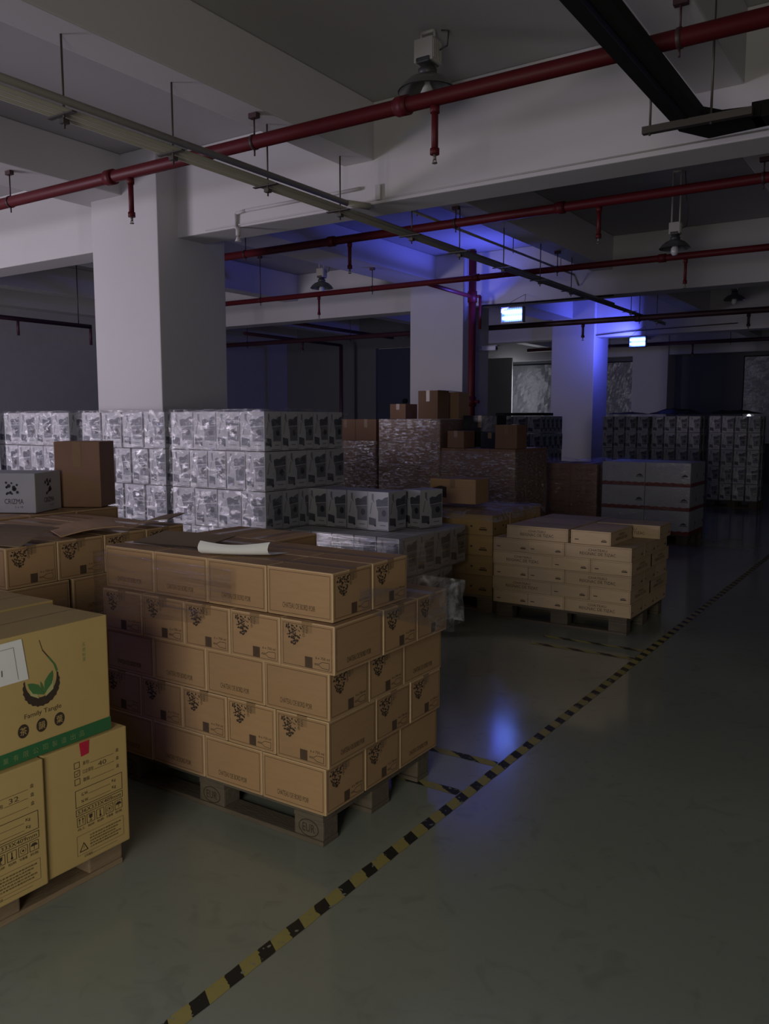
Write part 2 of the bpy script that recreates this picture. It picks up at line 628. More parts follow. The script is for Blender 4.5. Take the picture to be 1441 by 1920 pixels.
# floor tapes: run in the floor plane, one thing per strip
def strip(x0, y0, x1, y1, label):
    n = max(2, int(max(abs(x1 - x0), abs(y1 - y0)) / .05))
    horiz = abs(x1 - x0) > abs(y1 - y0)
    mb = MB()
    vs = []
    for i in range(n + 1):
        t = i / n
        j1 = .003 * noise.noise((i * .9, 1, x0)) + (0 if i % 9 else .002)
        j2 = .003 * noise.noise((i * .9, 7, y0))
        if horiz:
            x = x0 + (x1 - x0) * t
            vs += [(x, y0 + j1, .0015), (x, y1 + j2, .0015)]
        else:
            y = y0 + (y1 - y0) * t
            vs += [(x0 + j1, y, .0015), (x1 + j2, y, .0015)]
    fs = [(2 * i, 2 * i + 1, 2 * i + 3, 2 * i + 2) if horiz else (2 * i, 2 * i + 1, 2 * i + 3, 2 * i + 2) for i in range(n)]
    if horiz:
        fs = [tuple(reversed(f)) for f in fs]
    fs = [tuple(reversed(f)) if not horiz else f for f in fs]
    mb.add(vs, fs, 0)
    o = mb.build('floor_tape', M_tape)
    # normals up
    if o.data.polygons[0].normal.z < 0:
        o.data.flip_normals()
    tag(o, label, 'floor marking tape', 'black and yellow floor tapes')


strip(-1.685, .2, -1.63, 21.0, 'long yellow and black striped tape running up the aisle')
strip(-2.35, 3.485, -1.69, 3.54, 'short striped tape joining the aisle line just beyond the wine pallet')
strip(-2.35, 3.115, -1.69, 3.17, 'short striped tape meeting the aisle line beside the wine pallet corner')
strip(-2.45, 5.63, -1.69, 5.68, 'faint striped tape before the pale wooden case pallet, nearer of two')
strip(-2.45, 5.87, -1.69, 5.92, 'faint striped tape before the pale wooden case pallet, farther of two')


# ================================================================== PALLETS
def pallet(x0, y0, x1, y1, label, mat=M_wood, h=.142, along_x=True, eur=False, group='wooden pallets under the loads'):
    cx, cy = (x0 + x1) / 2, (y0 + y1) / 2
    root = empty('wooden_pallet', (cx, cy, 0))
    tag(root, label, 'pallet', group)
    L, W = (x1 - x0, y1 - y0) if along_x else (y1 - y0, x1 - x0)
    rz = 0 if along_x else math.pi / 2
    piv = root
    rot = lambda o: setattr(o, 'rotation_euler', (0, 0, rz))
    bw = .1
    for k, yy in enumerate((-W / 2, -bw * .7, W / 2 - bw)):
        wd = bw if k != 1 else bw * 1.4
        rot(MB().cbox(-L / 2, yy, 0, L / 2, yy + wd, .02, .003).build('bottom_board', mat, piv))
        for xx in (-L / 2, -.0725, L / 2 - .145):
            mb = MB().cbox(xx, yy + .002, .0205, xx + .145, yy + wd - .002, .0985, .006)
            if eur and k == 0:
                f = Face(mb, (xx, yy + .002, .0205), (1, 0, 0), (0, 0, 1), .0008)
                ink = 1
                n = 24
                pts = [(.0725 + .048 * math.cos(2 * math.pi * i / n), .039 + .034 * math.sin(2 * math.pi * i / n)) for i in range(n + 1)]
                for a_, b_ in zip(pts[:-1], pts[1:]):
                    f.line(a_, b_, .004, ink)
                f.text('EUR', .042, .022, .061, .034, ink)
            rot(mb.build('block', [mat, M_ink], piv))
    for xx in (-L / 2, -.0725, L / 2 - .145):
        rot(MB().cbox(xx, -W / 2, .099, xx + .145, W / 2, .119, .003).build('cross_board', mat, piv))
    n = 5
    ws = [.145, .1, .145, .1, .145]
    gap = (W - sum(ws)) / 4
    y = -W / 2
    for k in range(n):
        rot(MB().cbox(-L / 2, y, .1195, L / 2, y + ws[k], h, .003).build('top_board', mat, piv))
        y += ws[k] + gap
    return root


# ================================================================== CARTON PROTOTYPES
def grape_logo(f, u, v, w_, h_, m, rng):
    # dense clump of leaves above a cluster narrowing downwards
    for i in range(95):
        t = rng.random() ** 1.25
        uu = u + w_ * (.5 + (rng.random() - .5) * (1.12 - .85 * t ** 1.5))
        vv = v + h_ * (1.05 - 1.15 * t)
        r_ = w_ * rng.uniform(.03, .058)
        f.disc(uu, vv, r_, m, 6, 1 + rng.random() * .3)


def bottle_outline(f, u, v, w_, h_, m):
    pts = [(0, .42), (.3, .42), (.5, .1), (1, .05), (1, .95), (.5, .9), (.3, .58), (0, .58), (0, .42)]
    for a, b_ in zip(pts[:-1], pts[1:]):
        f.line((u + a[0] * w_, v + a[1] * h_), (u + b_[0] * w_, v + b_[1] * h_), .0018, m)


WL, WW, WH = .318, .257, .186


def make_wine(name, cat='carton'):
    rng = random.Random(3)
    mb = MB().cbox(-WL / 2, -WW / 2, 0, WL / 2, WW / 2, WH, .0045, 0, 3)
    F = four_faces(mb, WL, WW)
    for i, f in enumerate(F):
        L_ = WL if i % 2 == 0 else WW
        f.frame(.012, .012, L_ - .012, WH - .012, .0016, 2)
        if i % 2 == 0:
            f.text('CHATEAU DE BORD POIR', L_ * .24, .032, L_ * .50, .021, 2)
        else:
            grape_logo(f, .026, .098, .080, .066, 1, rng)
            f.text('GRAND', .108, WH - .014, .045, .011, 1, 1, True)
            f.text('VIN', .123, WH - .014, .028, .011, 1, 1, True)
            f.text('6 x 750 ml', L_ - .088, .052, .066, .010, 1)
            bottle_outline(f, L_ - .092, .018, .068, .028, 1)
            f.rect(L_ * .46, .014, L_ * .60, .055, 2, 1.2)
    t = Face(mb, (-WL / 2, -WW / 2, WH), (1, 0, 0), (0, 1, 0))
    t.rect(.004, WW / 2 - .0012, WL - .004, WW / 2 + .0012, 1)
    t.rect(.03, .03, .14, .032, 2)
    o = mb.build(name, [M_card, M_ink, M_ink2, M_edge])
    o['category'] = cat
    tp = MB().box(-WL / 2 - .0006, -.024, WH - .04, WL / 2 + .0006, .024, WH + .0009)
    tp.build('packing_tape', M_ptape, o)
    return o


WCL, WCW, WCH = .256, .200, .309


def art(f, L_, H_, seed):
    u = lambda a: a * L_
    v = lambda a: a * H_
    f.poly([(u(.40), v(.78)), (u(.43), v(.615)), (u(.97), v(.645)), (u(.97), v(.885)), (u(.82), v(.86)), (u(.68), v(.80)), (u(.52), v(.82))], 1)
    f.poly([(u(.435), v(.60)), (u(.50), v(.50)), (u(.51), v(.24)), (u(.97), v(.24)), (u(.97), v(.63))], 4)
    f.text('J.P. CHENET', u(.50), v(.72), u(.42), v(.045), 2, 1.6)
    f.line((u(.46), v(.36)), (u(.97), v(.36)), .0012, 3, 1.6)
    f.disc(u(.78), v(.46), L_ * .105, 2, 14, 1.6, H_ * .085)
    f.rect(u(.20), v(.80), u(.29), v(.94), 3)
    f.poly([(u(.21), v(.80)), (u(.28), v(.80)), (u(.33), v(.72)), (u(.30), v(.72))][::-1], 3, .8)
    f.poly([(u(.20), v(.72)), (u(.23), v(.72)), (u(.14), v(.42)), (u(.10), v(.42))][::-1], 3)
    f.poly([(u(.06), v(.14)), (u(.40), v(.12)), (u(.40), v(.30)), (u(.06), v(.34))], 1)
    f.disc(u(.36), v(.13), L_ * .05, 2, 10, 1.4)
    f.rect(u(.60), v(.13), u(.86), v(.155), 3)
    f.rect(u(.40), v(.02), u(.96), v(.035), 2)
    f.rect(0, .001, .0022, H_ - .001, 3, .5)


def make_white(name):
    mb = MB().cbox(-WCL / 2, -WCW / 2, 0, WCL / 2, WCW / 2, WCH, .003)
    for i, f in enumerate(four_faces(mb, WCL, WCW)):
        art(f, WCL if i % 2 == 0 else WCW, WCH, i)
    t = Face(mb, (-WCL / 2, -WCW / 2, WCH), (1, 0, 0), (0, 1, 0))
    t.rect(.004, WCW / 2 - .001, WCL - .004, WCW / 2 + .001, 2)
    o = mb.build(name, [M_white, M_grey, M_dark, M_grey2, M_grey3])
    o['category'] = 'carton'
    return o


def make_plain(name, lx, ly, h, mat, text=None, tape=True, parts=True):
    mb = MB().cbox(-lx / 2, -ly / 2, 0, lx / 2, ly / 2, h, .004)
    if text:
        for i, f in enumerate(four_faces(mb, lx, ly)):
            L_ = lx if i % 2 == 0 else ly
            f.text(text, L_ * .2, h * .68, L_ * .6, h * .08, 1)
            f.text(text, L_ * .2, h * .18, L_ * .6, h * .08, 1)
    o = mb.build(name, [mat, M_ink2])
    o['category'] = 'carton'
    if tape:
        tb = MB().box(-.026, -ly / 2 - .0007, h * .62, .026, ly / 2 + .0007, h + .0009)
        tb.build('packing_tape', M_ptape, o)
    return o


P_wine = make_wine('wine_carton')
P_white = make_white('white_carton')
P_brown = make_plain('brown_carton', .345, .33, .30, M_card2)
P_brown2 = make_plain('printed_brown_carton', .378, .33, .297, M_card2, 'HAUTE VIGNE')

ORD = ['first', 'second', 'third', 'fourth', 'fifth', 'sixth', 'seventh', 'eighth']
LAY = ['bottom', 'second', 'third', 'fourth', 'fifth', 'sixth']


def jit(a=.0012):
    return random.uniform(-a, a)


# ------------------------------------------------------------------ the near wine pallet
def wine_layer(X, Y, z, kind, who, li, rows=None, group='kraft wine cartons', full=False, top=False, nfront=(4, 5), skip=None):
    L, W = .322, .262
    r = 0
    y = Y
    plan = [(0, W), (0, W), (1, L)] if kind == 'A' else [(1, L), (0, W), (0, W)]
    if rows:
        plan = plan[:rows]
    for ri, (rot, dep) in enumerate(plan):
        step = W if rot else L
        n = nfront[1] if rot else nfront[0]
        for i in range(n):
            if skip and skip(ri, i):
                continue
            if not (full or ri == 0 or i == 0):
                continue
            x = X - step / 2 - i * step
            face = 'grape-print' if rot else 'name-print'
            if ri == 0:
                pos = '%s from right corner, near face' % ORD[i]
            elif i == 0:
                pos = 'aisle side, %s row back' % ORD[ri]
            else:
                pos = '%s row back, %s from aisle' % (ORD[ri], ORD[i])
            lab = 'kraft %s carton, %s layer, %s, %s' % (face, LAY[li], who, pos)
            place(P_wine, (x + jit(), y + dep / 2 + jit(), z), (math.pi / 2 if rot else 0) + R(jit(.25)), lab, group)
        y += dep


who = 'near pallet'
zz = [.1435 + i * .189 for i in range(5)]
wine_layer(-1.865, 2.405, zz[0], 'A', who, 0)
wine_layer(-1.850, 2.405, zz[1], 'B', who, 1)
wine_layer(-1.845, 2.405, zz[2], 'A', who, 2)
wine_layer(-1.805, 2.385, zz[3], 'B', who, 3, full=True)
wine_layer(-1.835, 2.415, zz[4], 'A', who, 4, rows=2, full=True, nfront=(4, 5))
for k, x in enumerate((-2.70, -2.965)):
    o = place(P_wine, (x, 3.10, zz[4]), math.pi / 2, 'kraft carton at rear left on near pallet top, %s' %
              ('nearer the aisle' if k == 0 else 'at the outer end'), 'kraft wine cartons')
pallet(-3.10, 2.43, -1.90, 3.23, 'old stained wooden pallet with stamped blocks under the near wine cartons', M_wood_d, eur=True)

# loose flap of cardboard and curled sheet of paper on the top
mb = MB()
mb.add([(-3.04, 2.50, 1.093), (-2.66, 2.56, 1.093), (-2.68, 2.80, 1.115), (-3.06, 2.72, 1.12)], [(0, 1, 2, 3)], 0)
mb.add([(-3.04, 2.50, 1.097), (-2.66, 2.56, 1.097), (-2.68, 2.80, 1.119), (-3.06, 2.72, 1.124)], [(0, 1, 2, 3)], 0)
o = mb.build('cardboard_sheet', M_card_in)
tag(o, 'dark cardboard sheet lying on the near wine pallet, left of the white paper', 'cardboard')
mb = MB()
n = 16
prof = [(.12, .0008), (.06, .001), (.02, .002), (.004, .009), (.0, .020), (.006, .032), (.016, .040)]
vs = []
for i in range(n + 1):
    t = i / n
    x = -2.555 + .275 * t
    bend = .012 * (2 * t - 1) ** 2
    tw = 1 - .55 * max(0, .35 - t) / .35
    for (py, pz) in prof:
        vs.append((x + .10 * py, 2.425 + .125 * t + py + bend, 1.0915 + 1.35 * pz * (1.05 - .25 * math.sin(math.pi * t))))
m_ = len(prof)
fs = [(i * m_ + j, (i + 1) * m_ + j, (i + 1) * m_ + j + 1, i * m_ + j + 1) for i in range(n) for j in range(m_ - 1)]
mb.add(vs, fs, 0, True)
o = mb.build('paper_sheet', M_paper)
tag(o, 'curled white printed sheet of paper lying on the near wine cartons', 'paper')


# ------------------------------------------------------------------ stretch film
def wrap(pts, zlo, zhi, label, mat=M_film, seams=(), amp=.008, off=.014, closed=False, top=None, group=None, step=.035, flare=0.0, seed=1):
    """film following a polyline (plan), between zlo(s) and zhi(s)"""
    P = [Vector((p[0], p[1])) for p in pts]
    if closed:
        P.append(P[0])
    samples = []
    tot = sum((b_ - a).length for a, b_ in zip(P[:-1], P[1:]))
    acc = 0
    nseg = len(P) - 1
    for k, (a, b_) in enumerate(zip(P[:-1], P[1:])):
        L_ = (b_ - a).length
        d = (b_ - a) / L_
        nrm = Vector((d.y, -d.x))
        n_ = max(2, int(L_ / step))
        last = (k == nseg - 1)
        for i in range(n_ + (1 if last else 0)):
            t = i / n_
            nn = nrm.copy()
            if i == 0 and (k > 0 or closed):
                pa = P[k - 1] if k > 0 else P[-2]
                d0 = (a - pa).normalized()
                nn = (nrm + Vector((d0.y, -d0.x)))
                nn = nn / max(nn.length, 1e-6) * 1.3
            samples.append((a + d * L_ * t, nn, (acc + L_ * t) / tot))
        acc += L_
    vs = []
    nz = 0
    zr = [(zlo(s) if callable(zlo) else zlo, zhi(s) if callable(zhi) else zhi) for _, _, s in samples]
    nz = max(3, int(max(z1 - z0 for z0, z1 in zr) / step))
    for (p, nn, s), (z0, z1) in zip(samples, zr):
        for j in range(nz + 1):
            z = z0 + (z1 - z0) * j / nz
            dd = off + amp * (1 + noise.noise((p.x * 7, p.y * 7 + seed, z * 16))) + amp * .6 * noise.noise((p.x * 20, p.y * 20, z * 40 + seed))
            for sm in seams:
                dd -= .5 * amp * math.exp(-((z - sm) / .015) ** 2)
            dd = max(dd, off * .5)
            vs.append((p.x + nn.x * dd, p.y + nn.y * dd, z + .004 * noise.noise((p.x * 9, p.y * 9, seed))))
    fs = []
    m_ = nz + 1
    for i in range(len(samples) - 1):
        for j in range(nz):
            fs.append((i * m_ + j, (i + 1) * m_ + j, (i + 1) * m_ + j + 1, i * m_ + j + 1))
    mb = MB().add(vs, fs, 0, True)
    if top:
        x0, y0, x1, y1, z, ta = top
        nx, ny = int((x1 - x0) / .05), int((y1 - y0) / .05)
        tv = []
        for i in range(nx + 1):
            for j in range(ny + 1):
                x, y = x0 + (x1 - x0) * i / nx, y0 + (y1 - y0) * j / ny
                e = min(i, nx - i, j, ny - j)
                tv.append((x, y, z + .003 + (ta * (.6 + noise.noise((x * 4, y * 4, seed))) if e else ta * .3 * (1 + noise.noise((x * 9, y * 9, 0))))))
        tf = [(i * (ny + 1) + j, (i + 1) * (ny + 1) + j, (i + 1) * (ny + 1) + j + 1, i * (ny + 1) + j + 1) for i in range(nx) for j in range(ny)]
        mb.add(tv, tf, 0, True)
    o = mb.build('stretch_wrap', mat)
    tag(o, label, 'plastic wrap', group or 'stretch film round the loads')
    return o


# film hanging on the left part of the near face, and on the rear part of the aisle side
wrap([(-3.16, 3.2), (-3.16, 2.40), (-2.30, 2.385)], lambda s: .73 + .10 * s + (.10 if s > .9 else 0), 1.06,
     'shiny film stretched over the left upper near wine cartons', M_film2, (zz[4],), .003, .012, seed=4)
wrap([(-1.80, 2.52), (-1.80, 3.26)], lambda s: .93 - .24 * s, lambda s: 1.02 - .12 * s,
     'dull film band on the aisle side of the near wine pallet', M_film2, (zz[4],), .004, .012, seed=5)
wrap([(-1.78, 2.97), (-1.78, 3.27), (-2.3, 3.30)], .74, .93, 'loose crumpled film at the rear corner of the near wine pallet', M_filmtop,
     (), .012, .012, seed=6)


# ------------------------------------------------------------------ tea cartons at left foreground
def tea_form(f, L_, H_, handwritten):
    # printed form filling the right part of the face
    u0, u1 = L_ * .34, L_ * .92
    W_ = u1 - u0
    for k, (txt, hw) in enumerate((('茶包', None), ('□立袋包', handwritten), ('散裝', None))):
        v = H_ * (.80 - .068 * k)
        f.frame(u0, v, u0 + .022, v + .022, .002, 1)
        f.text(txt, u0 + .034, v + .003, .026 if k != 1 else .042, .014, 1)
        f.line((u0 + .064 + (.016 if k == 1 else 0), v + .003), (u0 + W_ - .032, v + .003), .0012, 1)
        f.text('盒', u0 + W_ - .024, v + .004, .013, .013, 1)
        if hw:
            f.text(hw, u0 + .095, v + .008, .034, .016, 2)
            f.line((u0 + .006, v + .012), (u0 + .010, v + .007), .0015, 1)
            f.line((u0 + .010, v + .007), (u0 + .017, v + .016), .0015, 1)
    v = H_ * .475
    f.frame(u0, v, u0 + W_, v + H_ * .145, .002, 1)
    f.text('G.W.', u0 + .024, v + .036, .028, .011, 1)
    f.line((u0 + .055, v + .036), (u0 + W_ - .050, v + .036), .0012, 1)
    f.text('Kg', u0 + W_ - .044, v + .036, .016, .013, 1)
    f.text('N.W.', u0 + .024, v + .012, .028, .011, 1)
    f.line((u0 + .055, v + .012), (u0 + W_ - .050, v + .012), .0012, 1)
    f.text('Kg', u0 + W_ - .044, v + .012, .016, .013, 1)
    v = H_ * .405
    f.frame(u0, v, u0 + W_, v + .024, .002, 1)
    f.text('536X333X409mm', u0 + .008, v + .006, W_ - .016, .013, 1)
    v = H_ * .315
    step = W_ / 5
    for k in range(5):
        a = u0 + k * step + .003
        s = step - .006
        f.frame(a, v, a + s, v + s, .0018, 1)
        c = a + s / 2
        if k == 0:
            for q in (.3, .7):
                f.line((a + s * q, v + s * .2), (a + s * q, v + s * .7), .002, 1)
                f.poly([(a + s * (q - .12), v + s * .65), (a + s * (q + .12), v + s * .65), (a + s * q, v + s * .88)], 1)
        elif k == 1:
            f.poly([(c - s * .22, v + s * .85), (c - s * .18, v + s * .5), (c, v + s * .4), (c + s * .18, v + s * .5), (c + s * .22, v + s * .85)], 1)
            f.rect(c - .001, v + s * .2, c + .001, v + s * .45, 1)
            f.rect(c - s * .16, v + s * .14, c + s * .16, v + s * .2, 1)
        elif k == 2:
            f.rect(c - .0018, v + s * .3, c + .0018, v + s * .86, 1)
            f.disc(c, v + s * .26, s * .13, 1, 10)
        elif k == 3:
            pts = [(c + s * .3 * math.cos(t * math.pi / 6), v + s * .5 + s * .3 * math.sin(t * math.pi / 6)) for t in range(13)]
            for p_, q_ in zip(pts[:-1], pts[1:]):
                f.line(p_, q_, .0012, 1)
            f.disc(c, v + s * .5, s * .12, 1, 8)
        else:
            pts = [(c + s * .36 * math.cos(t * math.pi / 8), v + s * .5 + s * .32 * math.sin(t * math.pi / 8)) for t in range(9)]
            f.poly(pts, 1)
            f.rect(c - .0008, v + s * .16, c + .0008, v + s * .55, 1)
        f.text(('向上', '易碎', '怕熱', '可重疊', '防雨')[k], a + s * .08, v - .014, s * .84, .009, 1)
    v = H_ * .075
    f.frame(u0, v, u0 + W_, v + H_ * .165, .001, 2)
    f.poly([(u0 + .008, v + .010), (u0 + .044, v + .010), (u0 + .026, v + .042)], 1)
    f.poly([(u0 + .0135, v + .0135), (u0 + .0385, v + .0135), (u0 + .026, v + .036)], 0, 1.5)
    f.rect(u0 + .0252, v + .019, u0 + .0268, v + .030, 1, 1.9)
    for k in range(5):
        f.text('注意事項請勿重壓保持乾燥' if k % 2 == 0 else '避免高溫及陽光直射輕放', u0 + .050, v + .053 - k * .0105, W_ - .062 - (k % 3) * .012, .0062, 1)
    f.text('公司電話', u0 + .026, v - .014, .034, .009, 1)
    f.line((u0 + .062, v - .012), (u0 + W_ - .03, v - .012), .001, 1)


def tea_lower(name, hand):
    lx, ly, h = .536, .333, .424
    mb = MB().cbox(-lx / 2, -ly / 2, 0, lx / 2, ly / 2, h, .005)
    f = Face(mb, (lx / 2, -ly / 2, 0), (0, 1, 0), (0, 0, 1))
    tea_form(f, ly, h, hand)
    o = mb.build(name, [M_tea, M_ink, M_ink2])
    o['category'] = 'carton'
    return o


G = 'golden tea cartons at the left front'
TX = -2.352
for k, (y, hand, lab) in enumerate(((1.714, '40', 'golden lower tea carton with printed form and a piece of red tape'),
                                    (1.374, '32', 'golden lower tea carton cut by the left edge of the photo'))):
    o = tea_lower('tea_carton', hand)
    o.location = (TX - .268 + (.0 if k == 0 else .012), y, .1445)
    tag(o, lab, 'carton', G)
    if k == 0:
        r_ = MB()
        ff = Face(r_, (.268, -.333 / 2, 0), (0, 1, 0), (0, 0, 1), .0012)
        ff.poly([(.142, .375), (.172, .378), (.176, .424), (.136, .424)], 0)
        r_.build('red_tape', M_redt, o)


def tea_upper(name, decorate):
    lx, ly, h = .333, .536, .409
    mb = MB().cbox(-lx / 2, -ly / 2, 0, lx / 2, ly / 2, h, .005)
    t = Face(mb, (-lx / 2, -ly / 2, h), (1, 0, 0), (0, 1, 0))
    t.rect(lx / 2 - .001, .004, lx / 2 + .001, ly - .004, 1)
    f = Face(mb, (lx / 2, -ly / 2, 0), (0, 1, 0), (0, 0, 1))
    if decorate:
        c = (.272, .228)
        Rr = .067
        # brush ring: thick at the bottom, thin at the sides
        n = 40
        out, inn = [], []
        for i in range(n + 1):
            a = R(155 + 235 * i / n)
            th = .028 * math.sin(math.pi * i / n) ** .8 + .0015
            rr = Rr * (1 + .03 * math.sin(i * 2.3))
            out.append((c[0] + rr * math.cos(a), c[1] + rr * math.sin(a)))
            inn.append((c[0] + (Rr - th) * math.cos(a), c[1] + (Rr - th) * math.sin(a)))
        for i in range(n):
            f.poly([inn[i], out[i], out[i + 1], inn[i + 1]], 1)
        # tail sweeping up to the left
        tail = [(c[0] + Rr * math.cos(R(30)), c[1] + Rr * math.sin(R(30))), (c[0] + .050, c[1] + .058), (c[0] + .028, c[1] + .088), (c[0] + .008, c[1] + .115), (c[0] - .002, c[1] + .150)]
        for i, (a, b_) in enumerate(zip(tail[:-1], tail[1:])):
            f.line(a, b_, .007 - .0016 * i, 3 if i < 2 else 2, 1.3)
        # leaves
        st = (c[0] + .006, c[1] - .032)
        for tip, wd, mm in (((c[0] - .050, c[1] + .018), .016, 3), ((c[0] + .042, c[1] + .040), .015, 3), ((c[0] - .004, c[1] + .015), .005, 3)):
            a, b_ = Vector(st), Vector(tip)
            d_ = b_ - a
            nn = Vector((-d_.y, d_.x)).normalized() * wd
            f.poly([a, a + d_ * .5 - nn, a + d_ * .8 - nn * .6, b_, a + d_ * .8 + nn * .6, a + d_ * .5 + nn], mm, 1.6)
        for s in (-1, 1):
            f.poly([(c[0] + s * .012, c[1] - .040), (c[0] + s * .042, c[1] - .022), (c[0] + s * .045, c[1] + .008), (c[0] + s * .020, c[1] - .010)][::s], 4, 1.4)
        f.text('Family Tangle', c[0] - .066, c[1] - .098, .135, .020, 2)
        for k, ch in enumerate('茶韻葉'):
            u = c[0] - .072 + k * .066
            f.disc(u, .098, .0195, 1, 24, ry=.0225)
            f.text(ch, u - .012, .085, .024, .026, 0, 2)
        for k, ch in enumerate('天然好茶'):
            f.text(ch, .430, .318 - k * .017, .013, .014, 5)
    o = mb.build(name, [M_tea, M_ink, M_ink2, M_greenp, M_cream, M_paleg])
    o['category'] = 'carton'
    return o, f, h


o, f, h = tea_upper('tea_carton', True)
o.location = (TX - .18, 1.558, .571)
o.rotation_euler.z = R(.8)
tag(o, 'golden upper tea carton with round leaf logo, white label and green tape', 'carton', G)
tb = MB()
ff = Face(tb, (.333 / 2, -.268, 0), (0, 1, 0), (0, 0, 1), .0016)
ff.rect(0, .0, .536, .046, 0)
for k, ch in enumerate('友誼企業有限公司製造出品'):
    ff.text(ch, .02 + k * .035, .012, .019, .02, 1, 1.6)
tb.build('green_tape', [M_green, M_paleg], o)
lb = MB()
ff = Face(lb, (.333 / 2, -.268, 0), (0, 1, 0), (0, 0, 1), .0022)
ff.poly([(.02, .262), (.226, .262), (.208, .396), (.02, .392)], 0)
ff.line((.19, .27), (.178, .375), .001, 1, 1.5)
ff.line((.178, .375), (.03, .372), .001, 1, 1.5)
ff.text('No.01', .075, .292, .062, .020, 1, 1.5)
lb.build('paper_label', [M_paper, M_ink2], o)
o2, f2, h2 = tea_upper('tea_carton', False)
o2.location = (TX - .18 - .36, 1.60, .571)
o2.rotation_euler.z = R(1)
tag(o2, 'golden tea carton behind the one with the leaf logo, only its top seen', 'carton', G)
o3 = make_plain('tea_carton', .5, .64, .424, M_tea, tape=False)
o3.location = (TX - .536 - .27, 1.55, .1445)
tag(o3, 'golden tea carton at the far left of the lower row, behind the form boxes', 'carton', G)
pallet(-3.36, .95, -2.46, 1.93, 'pale wooden pallet under the golden tea cartons', M_wood, along_x=False)

# ------------------------------------------------------------------ opened wine cartons at left middle
who = 'opened stack at left'
L, W = .322, .262
OX, OY = -3.40, 2.10
pallet(-4.36, 2.12, -3.45, 3.18, 'wooden pallet hidden under the opened wine stack', M_wood_d, along_x=False)
for li in range(5):
    z = .1435 + li * .189
    if li % 2 == 0:
        for k in range(4):
            for q in range(3 if li == 4 else 1):
                place(P_wine, (OX - L / 2 - q * L, OY + W / 2 + k * W + jit(), z), R(jit(.3)),
                      'kraft carton, %s layer, %s, %s along aisle face, %s from edge' % (LAY[li], who, ORD[k], ORD[q]), 'opened kraft cartons')
    else:
        for k in range(3):
            place(P_wine, (OX - W / 2, OY + L / 2 + k * L * 1.05 + jit(), z), math.pi / 2 + R(jit(.3)),
                  'kraft carton, %s layer, %s, %s along aisle face' % (LAY[li], who, ORD[k]), 'opened kraft cartons')
        for k in (1, 2, 3):
            place(P_wine, (OX - W / 2 - k * W, OY + L / 2, z), math.pi / 2,
                  'kraft carton, %s layer, %s, %s along near end' % (LAY[li], who, ORD[k]), 'opened kraft cartons')


def open_flap(loc, rz, w_, l_, tilt, label, mat=M_card_in):
    """one loose board flap: a bent, thick sheet"""
    mb = MB()
    n = 6
    vs = []
    for i in range(n + 1):
        t = i / n
        y = l_ * t * math.cos(tilt)
        z = l_ * t * math.sin(tilt) + .012 * math.sin(t * math.pi)
        for x in (-w_ / 2, w_ / 2):
            for dz in (0, .004):
                vs.append((x, y, z + dz))
    fs = []
    for i in range(n):
        a = i * 4
        b_ = a + 4
        fs += [(a, a + 2, b_ + 2, b_), (a + 1, b_ + 1, b_ + 3, a + 3), (a, b_, b_ + 1, a + 1), (a + 2, a + 3, b_ + 3, b_ + 2)]
    fs += [(0, 1, 3, 2), (n * 4, n * 4 + 2, n * 4 + 3, n * 4 + 1)]
    mb.add(vs, fs, 0)
    o = mb.build('cardboard_flap', mat, loc=loc, rz=rz)
    tag(o, label, 'cardboard', 'loose cardboard sheets on the opened stack')
    return o


open_flap((-3.50, 2.10, 1.093), R(10), .34, .24, R(14), 'raised cardboard flap at the far left edge of the opened stack')
open_flap((-3.62, 2.50, 1.094), R(-25), .36, .30, R(6), 'pale flat cardboard sheet in the middle of the opened stack', M_card)
open_flap((-3.54, 2.95, 1.094), R(-60), .28, .22, R(12), 'curled cardboard flap at the rear right of the opened stack', M_card_in)
wrap([(-4.38, 2.08), (-3.39, 2.08), (-3.39, 3.22)], .15, lambda s: .86 + .05 * math.sin(s * 9), 'clear film round the lower part of the opened wine stack', M_film,
     (zz[1], zz[2], zz[3]), .008, .014, seed=8)

# stacks behind it: more wine cartons, a white crisp box and a tall brown carton
who = 'under white printed box'
pallet(-5.62, 2.55, -4.48, 3.62, 'wooden pallet hidden below the white printed box', M_wood_d)
for li in range(3, 5):
    z = .1435 + li * .189
    for k in range(4):
        for q in range(3):
            place(P_wine, (-4.46 - W / 2 - k * W - (.3 if li < 0 else 0), 2.60 + L / 2 + q * L, z), math.pi / 2,
                  'kraft carton, %s layer, %s, %s from aisle, %s row' % (LAY[li], who, ORD[k], ORD[q]), 'dim kraft cartons at left')
for li in range(3):
    z = .1435 + li * .189
    for k in range(4):
        place(P_wine, (-4.46 - W / 2 - k * W, 2.60 + L / 2, z), math.pi / 2,
              'kraft carton, %s layer, %s, %s from aisle, near end' % (LAY[li], who, ORD[k]), 'dim kraft cartons at left')
    for q in (1, 2):
        place(P_wine, (-4.46 - W / 2, 2.60 + L / 2 + q * L, z), math.pi / 2,
              'kraft carton, %s layer, %s, %s back, aisle side' % (LAY[li], who, ORD[q]), 'dim kraft cartons at left')
